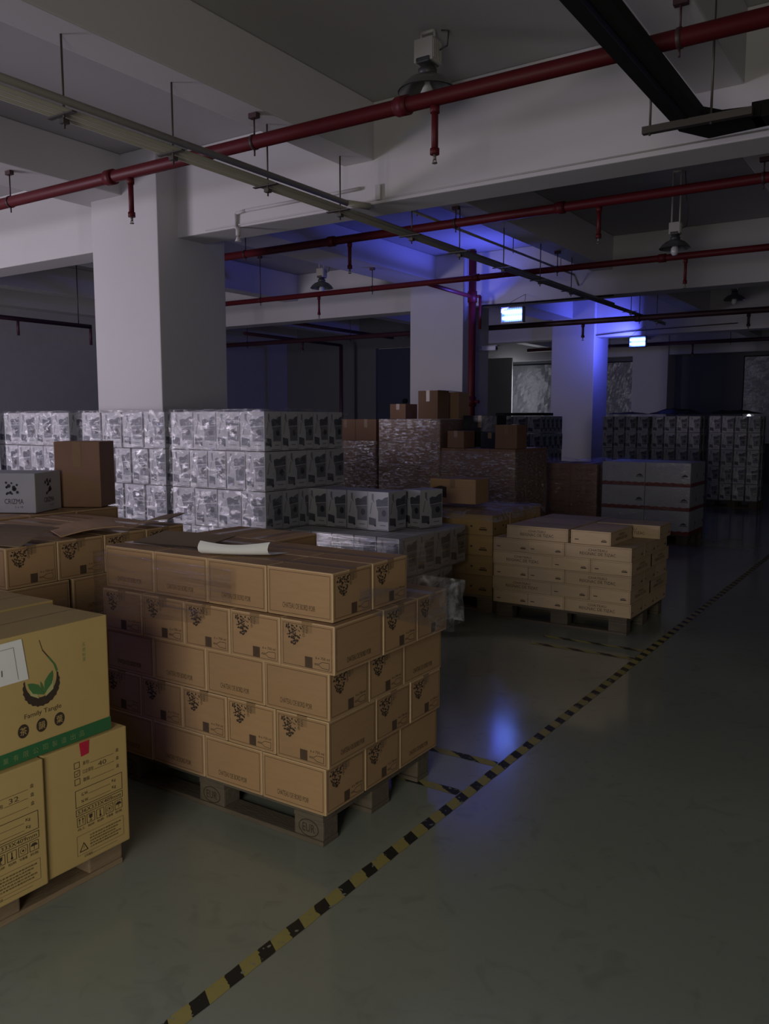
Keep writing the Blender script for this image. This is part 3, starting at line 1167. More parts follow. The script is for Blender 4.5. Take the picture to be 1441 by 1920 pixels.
# white box with printed faces
mb = MB().cbox(-.25, -.16, 0, .25, .16, .24, .006)
for i, f in enumerate(four_faces(mb, .50, .32)):
    L_ = .5 if i % 2 == 0 else .32
    for a in ((.30, .72) if i % 2 == 0 else (.5,)):
        rng = random.Random(i + int(a * 10))
        for q in range(16):
            f.disc(L_ * a + rng.uniform(-.045, .045), .15 + rng.uniform(-.04, .045), rng.uniform(.006, .013), 1, 6)
        f.text('CRIZMA', L_ * a - .055, .055, .12, .03, 1, 1.3)
        f.text('5 x 10', L_ * a + .01, .03, .05, .012, 1)
P_box = mb.build('white_printed_box', [M_white, M_dark], loc=(-4.80, 3.02, 1.091), rz=R(28))
tag(P_box, 'white box printed with dark logos standing before the left wrapped stack', 'carton')
o = make_plain('tall_brown_carton', .30, .24, .42, M_card2)
o.location = (-4.66, 3.47, 1.091)
o.rotation_euler.z = R(30)
o['label'] = 'tall dark brown carton standing right of the white printed box'
o = make_plain('open_brown_carton', .34, .34, .25, M_card2)
o.location = (-5.38, 2.90, 1.092)
o.rotation_euler.z = R(12)
o['label'] = 'brown carton with a slanted lid at the far left, before the white printed box'
MB().add([(-.17, -.17, .252), (.17, -.17, .252), (.17, -.32, .30), (-.17, -.32, .30)], [(0, 1, 2, 3)], 0).build('lid_flap', M_card_in, o)


# ------------------------------------------------------------------ wrapped stacks of white cartons
def white_stack(x1, y0, wx, layers, who, group, kinds='TUTUT', side=True, deep=(5, 4), z0=.1435, lay_h=.3155, jx=0.0, back=0.0, top_full=False, names=None):
    xs4, xs5 = wx / 4, wx / 5
    for li in range(layers):
        T = kinds[li] == 'T'
        z = z0 + li * lay_h
        step = xs4 if T else xs5
        dstep = .2035 if T else .2605
        nf = 4 if T else 5
        nd = deep[0] if T else deep[1]
        dx = jx * (random.random() - .5)
        for q in range(nd):
            for i in range(nf):
                if not (q == 0 or (i == 0 and side) or (top_full and li == layers - 1)):
                    continue
                x = x1 - step / 2 - i * step + dx
                y = y0 + dstep / 2 + q * dstep
                if q == 0:
                    pos = '%s from right in front' % ORD[i]
                elif i == 0:
                    pos = '%s back on right side' % ORD[q]
                else:
                    pos = '%s row, %s from right' % (ORD[q], ORD[i])
                place(P_white, (x, y, z), 0 if T else math.pi / 2,
                      'white printed carton, %s layer, %s, %s' % (LAY[li], who, pos), group)


SEAM = [.1435 + i * .3155 for i in range(1, 5)]
GW = 'white bottle cartons in film'
pallet(-5.43, 4.93, -4.38, 5.95, 'wooden pallet under the big wrapped white stack', M_wood_d)
white_stack(-4.375, 4.905, 1.05, 5, 'big stack right of column', GW)
wrap([(-5.42, 4.905), (-4.375, 4.905), (-4.375, 5.94)], .16, 1.735, 'crinkled clear film round the big white carton stack', M_film, SEAM, .017, .008,
     top=(-5.43, 4.9, -4.36, 5.95, 1.722, .02), seed=11)
pallet(-6.60, 4.93, -5.50, 5.47, 'wooden pallet under the wrapped stack before the large column', M_wood_d)
white_stack(-5.49, 4.905, 1.13, 5, 'stack before large column', GW, deep=(2, 2))
wrap([(-6.62, 5.3), (-6.62, 4.905), (-5.49, 4.905), (-5.49, 5.45)], .16, 1.735, 'crinkled clear film round the stack before the large column', M_film, SEAM, .017, .008,
     top=(-6.62, 4.9, -5.48, 5.42, 1.722, .02), seed=12)
pallet(-7.80, 4.93, -6.80, 5.47, 'wooden pallet under the leftmost full wrapped white stack', M_wood_d)
white_stack(-6.80, 4.905, 1.04, 5, 'stack behind CRIZMA box', GW, deep=(2, 2))
wrap([(-7.83, 5.3), (-7.83, 4.905), (-6.80, 4.905), (-6.80, 5.45)], .16, 1.735, 'crinkled clear film round the stack behind the white printed box', M_film, SEAM, .017, .008,
     top=(-7.84, 4.9, -6.78, 5.42, 1.722, .02), seed=13)
pallet(-9.0, 4.93, -7.96, 5.47, 'wooden pallet under the stack cut off by the left edge', M_wood_d)
white_stack(-7.94, 4.905, 1.04, 5, 'dark stack cut by left edge', GW, deep=(2, 2))

# half-height white pallet and the loose cartons on it
GJ = 'white bottle cartons on the low pallet'
who = 'low white pallet'
pallet(-4.33, 5.22, -3.33, 6.10, 'wooden pallet under the low white carton load', M_wood)
white_stack(-3.30, 5.17, 1.05, 2, who, GJ, kinds='TU', deep=(4, 4), top_full=False)
white_stack(-3.30, 5.17, 1.05, 1, who, GJ, kinds='U', z0=.1435 + .3155, deep=(4, 4), top_full=True) if False else None
for q in range(1, 4):
    for i in range(1, 5):
        place(P_white, (-3.30 - .105 - i * .21, 5.17 + .13 + q * .2605, .1435 + .3155), math.pi / 2,
              'white printed carton inside low white pallet, %s row back, %s from right' % (ORD[q], ORD[i]), GJ)
ztop = .1435 + 2 * .3155
for i in range(4):
    place(P_white, (-3.575 - .102 - i * .2045, 5.44 + .13, ztop), math.pi / 2 + R((0, 1.2, -.8, .5)[i]),
          'loose upright white carton on low pallet, %s from right in row of four' % ORD[i], 'loose white cartons on top')
place(P_white, (-3.53, 5.885, ztop), math.pi / 2 - R(14), 'single loose white carton on low pallet, right of the row of four', 'loose white cartons on top')
wrap([(-4.36, 5.17), (-3.30, 5.17), (-3.30, 6.21)], .16, .76, 'thin film round the low white carton pallet', M_film2, SEAM[:1], .004, .008, seed=15)

# ------------------------------------------------------------------ wooden cases
def make_case(name, lx, ly, h, mat, text, knot=False):
    mb = MB().cbox(-lx / 2, -ly / 2, 0, lx / 2, ly / 2, h, .002)
    for i, f in enumerate(four_faces(mb, lx, ly)):
        L_ = lx if i % 2 == 0 else ly
        if text and i % 2 == 0:
            f.text('CHATEAU', L_ * .36, h * .56, L_ * .28, h * .17, 1)
            f.text('REIGNAC DE TIZAC', L_ * .23, h * .26, L_ * .54, h * .22, 1)
        else:
            f.rect(L_ * .10, h * .30, L_ * .20, h * .36, 1)
            f.rect(L_ * .76, h * .24, L_ * .90, h * .32, 1)
            f.rect(L_ * .78, h * .36, L_ * .88, h * .40, 1)
        f.rect(.0, h - .012, L_, h - .0105, 2)
        f.rect(.010, 0, .0112, h - .012, 2)
        f.rect(L_ - .0112, 0, L_ - .010, h - .012, 2)
        if knot:
            f.disc(L_ * .62, h * .42, .012, 1, 12, 1, .009)
            f.disc(L_ * .2, h * .7, .005, 1, 8)
    o = mb.build(name, [mat, M_ink2, M_ink2])
    o['category'] = 'wooden case'
    return o


P_case = make_case('wooden_wine_case', .528, .320, .107, M_crate, True)
P_case.data.materials[1] = M_ink
GC = 'pale wooden wine cases'
who = 'right pallet'
CX, CY = -1.885, 6.215
CL, CW_ = .532, .324
pallet(-3.02, 6.24, -1.92, 7.2, 'dark wooden pallet under the pale wooden wine cases', M_wood_d)
for li in range(6):
    z = .1435 + li * .1085
    sl = jit(.006)
    items = []
    if li == 5:
        # partial top layer, set to the left
        items = [(-2.93 + CL / 2 + .0, CY + .01 + CW_ / 2, 0, 'left on near edge, name side out'), (-2.93 + CL + CW_ / 2 + .02, CY + .01 + CL / 2, 1, 'right on near edge, end outward'),
                 (-2.93 + CL / 2, CY + CW_ * 1.5 + .01, 0, 'left in the middle row'), (-2.93 + CL / 2, CY + CW_ * 2.5 + .01, 0, 'left at the rear'),
                 (-2.38 + CL / 2, CY + CL + .07 + CW_ / 2, 0, 'right at the rear')]
    elif li % 2 == 0:
        for q in range(3):
            items.append((CX - CL / 2, CY + CW_ / 2 + q * CW_, 0, 'long side, %s back on aisle side' % ORD[q]))
        for i in range(2):
            for q in range(2):
                if q and li != 4:
                    continue
                items.append((CX - CL - CW_ / 2 - i * CW_ * .93, CY + CL / 2 + q * CL, 1, '%s short end from left, %s row' % (ORD[1 - i], ORD[q])))
    else:
        for i in range(2):
            for q in range(2):
                if q and i:
                    continue
                items.append((CX - CW_ / 2 - i * CW_, CY + CL / 2 + q * CL * .93, 1, '%s short end from aisle corner, %s row' % (ORD[i], ORD[q])))
        items.append((CX - 2 * CW_ - CL / 2 + .02, CY + CW_ / 2, 0, 'long face at the left end'))
    for x, y, rot, pos in items:
        place(P_case, (x + sl + (0 if not rot else 0), y + jit(.002), z), math.pi / 2 if rot else 0,
              'pale wooden case, %s layer, %s' % (LAY[li], pos), GC)

# taller yellow wood crates left of it
P_case2 = make_case('wooden_crate', .528, .335, .172, M_crate2, False, True)
who = 'the yellow crate stack'
pallet(-4.22, 6.36, -3.12, 7.32, 'yellowish wooden pallet under the crate stack', M_wood)
for li in range(4):
    z = .1435 + li * .1745
    for i in range(2):
        for q in range(3):
            if q and i and li < 3:
                continue
            place(P_case2, (-3.12 - .268 - i * .534 + jit(.004), 6.36 + .17 + q * .338, z), 0,
                  'yellow wooden crate left of pale cases, %s layer, %s from right, %s row' % (LAY[li], ORD[i], ORD[q]), 'yellow wooden crates')
ft = MB()
nx, ny = 24, 22
tv = []
for i in range(nx + 1):
    for j in range(ny + 1):
        x = -4.2 + 1.12 * i / nx
        y = 6.33 + 1.05 * j / ny
        zz_ = .848 + .02 * (noise.noise((x * 5, y * 5, 2)) + .6)
        if j == 0:
            zz_ = .80 + .02 * noise.noise((x * 9, 0, 0))
        if i == nx:
            zz_ = .79
        tv.append((x, y - (.012 if j == 0 else 0), zz_))
tf = [(i * (ny + 1) + j, (i + 1) * (ny + 1) + j, (i + 1) * (ny + 1) + j + 1, i * (ny + 1) + j + 1) for i in range(nx) for j in range(ny)]
ft.add(tv, tf, 0, True)
tag(ft.build('plastic_cover', M_filmtop), 'cloudy plastic sheet draped over the yellow crate stack', 'plastic wrap')
o = make_plain('kraft_carton', .46, .3, .225, M_card)
o.location = (-3.72, 6.86, .885)
o.rotation_euler.z = R(4)
o['label'] = 'kraft carton lying on the plastic cover of the yellow crate stack'
MB().add([(-.20, -.1508, .07), (-.06, -.1508, .05), (-.06, -.1508, .15), (-.12, -.1508, .16), (-.20, -.1508, .14)], [(0, 1, 2, 3, 4)], 0).build('dark_label', M_ink, o)

# ------------------------------------------------------------------ red and white cartons, brown cartons beside
mb = MB().cbox(-.29, -.195, 0, .29, .195, .312, .004)
for i, f in enumerate(four_faces(mb, .58, .39)):
    L_ = .58 if i % 2 == 0 else .39
    n = 24
    for k in range(n):
        a, b_ = L_ * k / n, L_ * (k + 1) / n
        ha = .040 + .012 * abs(math.sin(k * .75))
        hb = .040 + .012 * abs(math.sin((k + 1) * .75))
        f.poly([(a, .002), (b_, .002), (b_, hb), (a, ha)], 1)
    for k in range(5):
        f.disc(L_ * (.12 + .16 * k), .235, .020, 2, 12)
        f.rect(L_ * (.09 + .16 * k), .12, L_ * (.15 + .16 * k), .17, 2)
    f.poly([(L_ * .80, .13), (L_ * .96, .13), (L_ * .93, .15), (L_ * .88, .165), (L_ * .83, .15)], 3)
    f.rect(L_ * .79, .115, L_ * .97, .123, 3)
P_rw = mb.build('red_band_carton', [M_white, M_dkred, node_mat('pale_print', (.42, .42, .44), .6), M_dark])
P_rw['category'] = 'carton'
who = 'the red and white pallet'
pallet(-3.85, 11.2, -2.69, 12.05, 'wooden pallet under the white cartons with red bands', M_wood_d)
for li in range(3):
    for i in range(2):
        for q in range(2):
            if q and i and li < 2:
                continue
            place(P_rw, (-2.67 - .292 - i * .588, 11.17 + .2 + q * .395, .1435 + li * .3155), math.pi if li == 1 else 0,
                  'white carton with red band, %s layer, %s from aisle, %s row' % (LAY[li], ORD[i], ORD[q]), 'white cartons with red bands')
wrap([(-3.86, 11.17), (-2.67, 11.17), (-2.67, 12.0)], .2, 1.11, 'film round the white cartons with red bands', M_film, SEAM[:2], .005, .008,
     top=(-3.87, 11.15, -2.65, 12.0, 1.092, .03), seed=21)
pallet(-5.05, 11.2, -3.93, 12.2, 'wooden pallet under the brown cartons beside the red and white load', M_wood_d)
for li in range(3):
    for i in range(3):
        for q in range(2 if li == 2 else 1):
            place(P_brown2, (-3.915 - .19 - i * .382, 11.17 + .168 + q * .334, .1435 + li * .30), 0,
                  'brown carton left of red-banded cartons, %s layer, %s from right, %s row' % (LAY[li], ORD[i], ORD[q]), 'dark brown cartons left of the red and white load')
wrap([(-5.06, 11.17), (-3.915, 11.17), (-3.915, 12.1)], .2, 1.08, 'crumpled film over the brown cartons beside the red and white load', M_film, (.44, .74), .010, .008,
     top=(-5.08, 11.15, -3.9, 11.9, 1.05, .06), seed=22)


# ------------------------------------------------------------------ brown wrapped stacks in the middle
def brown_stack(x1, y0, nx, ny, nl, who, sx=.348, sy=.334, sh=.3035, z0=.1435, topz=None):
    pallet(x1 - nx * sx + .02, y0 + .03, x1 - .02, y0 + ny * sy, 'wooden pallet under the ' + who, M_wood_d)
    for li in range(nl):
        for i in range(nx):
            for q in range(ny):
                if q and i:
                    continue
                place(P_brown, (x1 - sx / 2 - i * sx, y0 + sy / 2 + q * sy, z0 + li * sh), 0,
                      'brown carton, %s layer, %s, %s from right, %s row' % (LAY[li], who, ORD[i], ORD[q]), 'brown cartons in film')


brown_stack(-6.45, 9.5, 2, 2, 5, 'narrow left brown stack')
wrap([(-7.15, 9.5), (-6.45, 9.5), (-6.45, 10.2)], .2, 1.36, 'glittering film on the narrow brown stack left', M_film3, (), .014, .010, seed=31)
brown_stack(-5.46, 9.5, 3, 3, 5, 'tall shiny brown stack', sx=.31)
wrap([(-6.39, 9.5), (-5.46, 9.5), (-5.46, 10.4)], .2, 1.66, 'glittering film on the tall brown stack', M_film3, (), .014, .010, seed=32)
brown_stack(-4.37, 9.5, 3, 3, 4, 'lower right brown stack', sx=.352, sh=.28)
wrap([(-5.43, 9.5), (-4.37, 9.5), (-4.37, 10.5)], .2, 1.25, 'dull film on the lower brown stack', M_film3, (), .008, .010, seed=33)

brown_stack(-4.40, .55, 5, 4, 4, 'stack outside photo, left of camera')  # unseen stack added to block low left light from the near wine pallet
GT = 'small cartons on the brown stacks'
zt = .1435 + 5 * .3035
zc = .1435 + 3 * .28 + .30 + .003


def small(x, y, z, sx, sy, sz, lab, rz=0, mat=M_card2, flap=False):
    o = make_plain('small_carton', sx, sy, sz, mat)
    o.location = (x, y, z)
    o.rotation_euler.z = R(rz)
    tag(o, lab, 'carton', GT)
    if flap:
        MB().add([(sx / 2, -sy / 2, sz), (sx / 2, sy / 2, sz), (sx / 2 + .2, sy / 2, sz - .02), (sx / 2 + .2, -sy / 2, sz - .02),
                  (sx / 2, -sy / 2, sz + .004), (sx / 2, sy / 2, sz + .004), (sx / 2 + .2, sy / 2, sz - .016), (sx / 2 + .2, -sy / 2, sz - .016)],
                 [(0, 1, 2, 3), (7, 6, 5, 4), (0, 3, 7, 4), (3, 2, 6, 7), (2, 1, 5, 6)], 0).build('open_flap', M_black, o)
    return o


small(-6.13, 9.70, zt, .25, .30, .20, 'small brown carton on the tall brown stack, left of the larger one')
small(-5.66, 9.70, zt, .30, .30, .37, 'brown open carton highest on the tall brown stack', flap=True)
small(-5.72, 10.15, zt, .55, .30, .36, 'brown carton just behind the highest one', mat=M_card)
small(-5.25, 9.72, zc, .24, .30, .22, 'small brown carton on the left of the lower brown stack')
small(-4.55, 9.75, zc, .30, .30, .30, 'brown carton on the right of the lower brown stack')
small(-5.15, 10.2, zc, .50, .30, .42, 'black carton at the rear of the lower brown stack', mat=M_plast)
small(-4.85, 9.95, zc, .26, .40, .20, 'dark low carton between the two on the lower brown stack', mat=M_plast)

# ------------------------------------------------------------------ far white stacks
GF = 'far white bottle cartons'
pallet(-7.10, 14.03, -5.97, 15.0, 'wooden pallet under the white stack beyond the riser pipe', M_wood_d)
white_stack(-5.95, 14.0, 1.12, 5, 'dim stack beyond riser pipe', GF, deep=(5, 4))
# a black tray resting on it
tag(MB().cbox(-6.9, 14.1, 1.724, -5.97, 14.6, 1.775, .01).build('black_tray', M_black), 'thin black tray lying on the dim white stack beyond the riser pipe', 'tray')
FS = [(-4.80, .94, 'left of three far stacks'), (-3.82, .92, 'middle of three far stacks'), (-2.76, .92, 'right of three far stacks')]
for k, (x1, wx, who) in enumerate(FS):
    pallet(x1 - wx + .01, 16.63, x1 - .01, 17.25, 'wooden pallet under the ' + who, M_wood_d)
    for li in range(5):
        T = li % 2 == k % 2
        for i in range(4):
            st = wx / 4
            place(P_white, (x1 - st / 2 - i * st, 16.6 + (.13), .1435 + li * .3155 + .0), math.pi / 2,
                  'white carton, %s layer, %s, %s from right' % (LAY[li], who, ORD[i]), GF)
        for q in (1,):
            place(P_white, (x1 - .13, 16.6 + .27 + .11, .1435 + li * .3155), 0,
                  'white carton, %s layer, %s, rear right' % (LAY[li], who), GF)
    wrap([(x1 - wx, 16.6), (x1, 16.6), (x1, 17.1)], .2, 1.735, 'dark shiny film round ' + who, M_film, SEAM, .018, .010, seed=41 + k, top=(x1 - wx, 16.6, x1, 17.1, 1.722, .04))


def rag(x, y, z, sx, sy, sz, lab):
    mb = MB()
    n, m_ = 14, 10
    vs = []
    for i in range(n + 1):
        for j in range(m_ + 1):
            a, c = i / n * 2 - 1, j / m_ * 2 - 1
            hgt = max(0, (1 - abs(a) ** 3) * (1 - abs(c) ** 3)) * sz * (.6 + .5 * noise.noise((a * 3 + x, c * 3, 5)))
            vs.append((a * sx / 2, c * sy / 2, max(.002, hgt)))
    fs = [(i * (m_ + 1) + j, (i + 1) * (m_ + 1) + j, (i + 1) * (m_ + 1) + j + 1, i * (m_ + 1) + j + 1) for i in range(n) for j in range(m_)]
    mb.add(vs, fs, 0, True)
    mb.add([(-sx / 2, -sy / 2, .001), (sx / 2, -sy / 2, .001), (sx / 2, sy / 2, .001), (-sx / 2, sy / 2, .001)], [(3, 2, 1, 0)], 0)
    tag(mb.build('black_plastic_cover', M_plast, loc=(x, y, z)), lab, 'plastic cover')


rag(-4.35, 16.85, 1.76, 1.0, .4, .15, 'crumpled black plastic lying on the middle far stack')
rag(-3.3, 16.85, 1.76, 1.0, .4, .10, 'crumpled black plastic lying on the right far stack')
rag(-5.3, 16.85, 1.76, .8, .4, .06, 'flat black plastic lying on the left far stack')
# bright pinhole of daylight at the far right window
MB().lathe([(0.001, 0), (.05, .0), (.05, .01), (.001, .01)], (0, 0, 0), 12).build('torn_hole', M_glow, bpy.data.objects['window_3'], (-4.25, YF - .10, 1.75)).rotation_euler = (math.pi / 2, 0, 0)


# ================================================================== FIRE PIPES
def fire_pipe(y, z, x0, x1, drops, hangers, couplings, label, r=.045, mat=M_red, topz=CEIL, along='x'):
    root = empty('fire_sprinkler_pipe', ((x0 + x1) / 2, y, z))
    tag(root, label, 'pipe', 'red fire sprinkler pipes')
    cx = (x0 + x1) / 2
    MB().cyl((x0 - cx, 0, 0), (x1 - cx, 0, 0), r, 20).build('pipe', mat, root)
    for c in couplings:
        MB().cyl((c - cx - .04, 0, 0), (c - cx + .04, 0, 0), r * 1.28, 20).cyl((c - cx - .055, 0, 0), (c - cx - .04, 0, 0), r * 1.12, 20).build('coupling', mat, root)
    for d_, zb in drops:
        dp = MB().cyl((d_ - cx, 0, -r * .6), (d_ - cx, 0, zb - z + .06), r * .45, 12).cyl((d_ - cx, 0, -r), (d_ - cx, 0, -r - .04), r * .62, 12).cyl((d_ - cx, 0, zb - z + .085), (d_ - cx, 0, zb - z + .05), r * .62, 12).build('drop_pipe', mat, root)
        MB().cyl((d_ - cx, 0, zb - z + .05), (d_ - cx, 0, zb - z + .02), .010, 8).cyl((d_ - cx, 0, zb - z + .006), (d_ - cx, 0, zb - z), .016, 12).cyl((d_ - cx - .01, 0, zb - z + .02), (d_ - cx - .01, 0, zb - z), .003, 6).cyl((d_ - cx + .01, 0, zb - z + .02), (d_ - cx + .01, 0, zb - z), .003, 6).build('sprinkler_head', M_steel, dp)
    for h_, tz in hangers:
        hb = MB().cyl((h_ - cx, 0, tz - z), (h_ - cx, 0, r), .006, 8)
        hb.cyl((h_ - cx - .012, 0, 0), (h_ - cx + .012, 0, 0), r * 1.12, 16)
        hb.box(h_ - cx - .035, -.02, tz - z - .035, h_ - cx + .035, .02, tz - z - .002)
        hb.cyl((h_ - cx, 0, -r), (h_ - cx, 0, -r - .045), .006, 8)
        hb.build('hanger', M_hang, root)
    return root


fire_pipe(4.45, 3.53, -14.5, 3.8, [(-8.1, 3.15), (-5.29, 3.15), (-2.60, 3.16), (.4, 3.16)], [(-6.85, 3.79), (-4.02, 3.72), (-1.2, 3.72)], [(-5.52, 0), (-2.82, 0)] and [-5.52, -2.82, -.3],
          'nearest thick red sprinkler pipe crossing the whole ceiling', .045)
fire_pipe(7.4, 3.56, -8.6, 3.8, [(-8.0, 3.2), (-5.36, 3.2), (-2.64, 3.2)], [(-6.85, 3.79), (-4.08, 3.72), (-1.3, 3.72)], [-3.0, -5.6],
          'second red sprinkler pipe just beyond the nearest big beam', .042)
fire_pipe(10.0, 3.50, -11.4, 3.8, [(-7.81, 3.15), (-2.54, 3.14), (-10.5, 3.15)], [(-8.96, 4.17), (-6.85, 3.79), (-4.08, 3.72), (-1.3, 3.72)], [-2.8, -5.2],
          'third red sprinkler pipe meeting the vertical riser', .038)
fire_pipe(13.4, 3.245, -14.4, 3.8, [(-5.0, 2.94), (-2.47, 2.97), (-10.9, 3.0)], [(-6.85, 3.79), (-4.08, 3.72), (-1.9, 3.72), (-9.7, 3.72), (-12.4, 3.72)], [-4.1],
          'fourth dark sprinkler pipe beyond the blue lamp', .045, mat=node_mat('dark_pipe_paint', (.06, .02, .03), .5))
fire_pipe(20.2, 3.42, -9.0, 3.8, [(-4.9, 3.1)], [(-4.08, 3.72), (-6.85, 3.79)], [], 'farthest dark sprinkler pipe near the far windows', .045, mat=MATS['dark_pipe_paint'])
# pipe seen through the left opening (runs along the aisle direction)
root = empty('fire_sprinkler_pipe', (-12.0, 8.2, 3.2))
tag(root, 'dark sprinkler pipe seen in the dark bay left of the large column', 'pipe', 'red fire sprinkler pipes')
MD = MATS['dark_pipe_paint']
MB().cyl((0, -2.0, 0), (0, .95, 0), .035, 14).build('pipe', MD, root)
MB().cyl((0, .95, .03), (0, .95, -.3), .024, 10).build('drop_pipe', MD, root)
MB().cyl((0, -.38, 0), (0, -.38, -.25), .022, 10).build('drop_pipe', MD, root)
MB().cyl((0, .72, 0), (0, .72, .97), .008, 8).build('hanger', MD, root)
root = empty('fire_sprinkler_pipe', (-12.3, 15.4, 3.45))
tag(root, 'dark branching sprinkler pipe in the deep bay left of the riser column', 'pipe', 'red fire sprinkler pipes')
MB().cyl((0, -2.2, .0), (0, 1.2, .0), .035, 12).build('pipe', MD, root)
MB().cyl((1.5, -2.8, .1), (1.5, 1.2, .1), .035, 12).build('pipe', MD, root)
MB().cyl((0, 1.2, 0), (0, 1.2, -3.4), .045, 12).build('riser', MD, root)

# vertical red riser beside the second column
root = empty('fire_riser_pipe', (-5.98, 11.38, 0))
tag(root, 'thick vertical red riser pipe beside the second column', 'pipe')
MB().cyl((0, 0, 0), (0, 0, 4.15), .057, 24).build('pipe', M_red, root)
MB().cyl((0, 0, 1.85), (0, 0, 2.0), .075, 24).cyl((.0, 0, 1.92), (.13, 0, 1.92), .025, 12).build('coupling', M_red, root)
MB().cyl((0, 0, 3.40), (0, 0, 3.56), .070, 24).build('coupling', M_red, root)
MB().cyl((.0, -.0, 3.48), (0, -1.34, 3.50), .03, 12).build('branch_pipe', M_red, root)
MB().cyl((.13, 0, 3.48), (.13, 0, 3.0), .022, 12).cyl((0, 0, 3.48), (.13, 0, 3.48), .022, 12).build('drain_pipe', M_red, root)

# ================================================================== HANGING CONDUIT BUNDLE (aisle direction)
TXc, TZ = -4.12, 3.36
root = empty('hanging_conduits', (TXc, 7.0, TZ - .03))
tag(root, 'bundle of grey conduits on hanging rods running away under the ceiling', 'conduit bundle')
for k, (dx, dz, y1, rr) in enumerate(((-.085, 0, 15.3, .0165), (-.030, 0, 15.1, .0165), (.025, 0, 12.2, .0165))):
    MB().cyl((dx, -9.5, dz), (dx, y1 - 7, dz), rr, 14).build('conduit', M_conduit, root)
br = MB().cyl((.10, -9.5, .02), (.10, 5.72 - 7 - .2, .02), .022, 14)
br.cyl((.10, 5.52 - 7, .02), (.19, 5.70 - 7, .02), .026, 14)
br.build('branch_conduit', M_conduit, root)
for k, y in enumerate([1.2, 2.1, 3.0, 3.78, 4.66, 5.52, 6.6, 7.5, 8.5, 9.5, 10.5, 13.0, 14.4]):
    top = 3.72 - (TZ - .03)
    hb = MB().cyl((.03, y - 7, top), (.03, y - 7, -.10), .006, 8)
    hb.box(-.10, y - 7 - .015, -.030, .12, y - 7 + .015, -.022)
    hb.box(.01, y - 7 - .02, -.075, .05, y - 7 + .02, -.05)
    hb.build('hanger_rod', M_rod, root)
# thinner single conduit running alongside
root = empty('thin_conduit', (-4.40, 10, 3.66))
tag(root, 'thin single conduit running beside the hanging bundle toward the far beam', 'conduit')
mbx = MB().cyl((0, -4.2, .0), (0, 1.4, .0), .014, 10).cyl((0, 1.4, 0), (0, 1.58, -.12), .014, 10)
mbx.build('conduit', M_conduit, root)
for y in (-2.8, -.6, .9):
    MB().cyl((.0, y, .5), (.0, y, -.03), .005, 6).build('hanger_rod', M_rod, root)

# conduit fixed to the face of the nearest big beam
root = empty('wall_conduit', (-4.9, 5.74, 3.4))
tag(root, 'thin painted conduit fixed to the near beam, dropping to a junction box', 'conduit')
MB().tube([(.85, 0, .115), (.4, 0, .11), (-.40, 0, .11), (-.52, 0, .10), (-.53, 0, -.02), (-.50, 0, -.04)], .014, 10).build('conduit', M_pconduit, root)
MB().cyl((-.50, 0, -.03), (-.50, 0, -.10), .022, 12).cyl((-.50, 0, -.10), (-.50, 0, -.15), .012, 12, r2=.03).build('junction_box', M_pconduit, root)
MB().cyl((-.92, .012, .0), (3.9, .012, .02), .006, 8).build('cable', M_pconduit, root)
MB().cbox(1.0, -.01, .0, 1.05, .018, .12, .005).build('clip_box', M_pconduit, root)

# ================================================================== BLACK CABLE TRAY, top right
root = empty('black_cable_tray', (-1.28, 3.5, 3.30))
tag(root, 'black metal cable tray at the top right, turning toward the right', 'cable tray')
mb = MB()
hw, hh = .085, .055
# straight part: U channel
mb.box(-hw, -7, 0, hw, 1.55, .004).box(-hw, -7, .004, -hw + .004, 1.62, hh).box(hw - .004, -7, .004, hw, 1.45, hh)
mb.build('tray_channel', M_black, root)
mb = MB()
# chamfered corner plate
mb.add([(-hw, 1.55, 0), (hw, 1.45, 0), (.35, 1.62, 0), (.35, 1.80, 0), (.03, 1.84, 0), (-hw, 1.62, 0)], [(0, 5, 4, 3, 2, 1)], 0)
mb.add([(-hw, 1.55, 0), (-hw, 1.62, 0), (.03, 1.84, 0), (.35, 1.80, 0), (-hw, 1.55, hh), (-hw, 1.62, hh), (.03, 1.84, hh), (.35, 1.80, hh)],
       [(0, 1, 5, 4), (1, 2, 6, 5), (2, 3, 7, 6)], 0)
mb.add([(hw, 1.45, 0), (.16, 1.56, 0), (.35, 1.60, 0), (hw, 1.45, hh), (.16, 1.56, hh), (.35, 1.60, hh)], [(0, 1, 4, 3), (1, 2, 5, 4)], 0)
mb.build('corner_piece', M_black, root)
mb = MB()
mb.box(.30, 1.62, 0, 5.0, 1.80, .004).box(.30, 1.62, .004, 5.0, 1.624, .085).box(.30, 1.796, .004, 5.0, 1.80, .085)
for k in range(26):
    mb.box(.42 + k * .05, 1.6185, .03, .45 + k * .05, 1.6198, .045, 1)
mb.build('perforated_channel', [M_black, M_steel], root)
MB().cyl((0, -7, .03), (0, 1.5, .03), .035, 10).cyl((.05, -7, .03), (.05, 1.45, .03), .02, 8).build('cables', M_black, root)
MB().box(-.24, 1.42, -.04, .34, 1.46, -.001).build('support_bar', M_rod, root)
for x, zt_ in ((-.20, .42), (.13, .87)):
    MB().cyl((x, 1.44, -.05), (x, 1.44, zt_ - .002), .007, 8).build('hanger_rod', M_rod, root)
MB().cyl((.13, 1.44, .80), (.13, 1.44, .869), .02, 8).build('rod_anchor', M_rod, root)


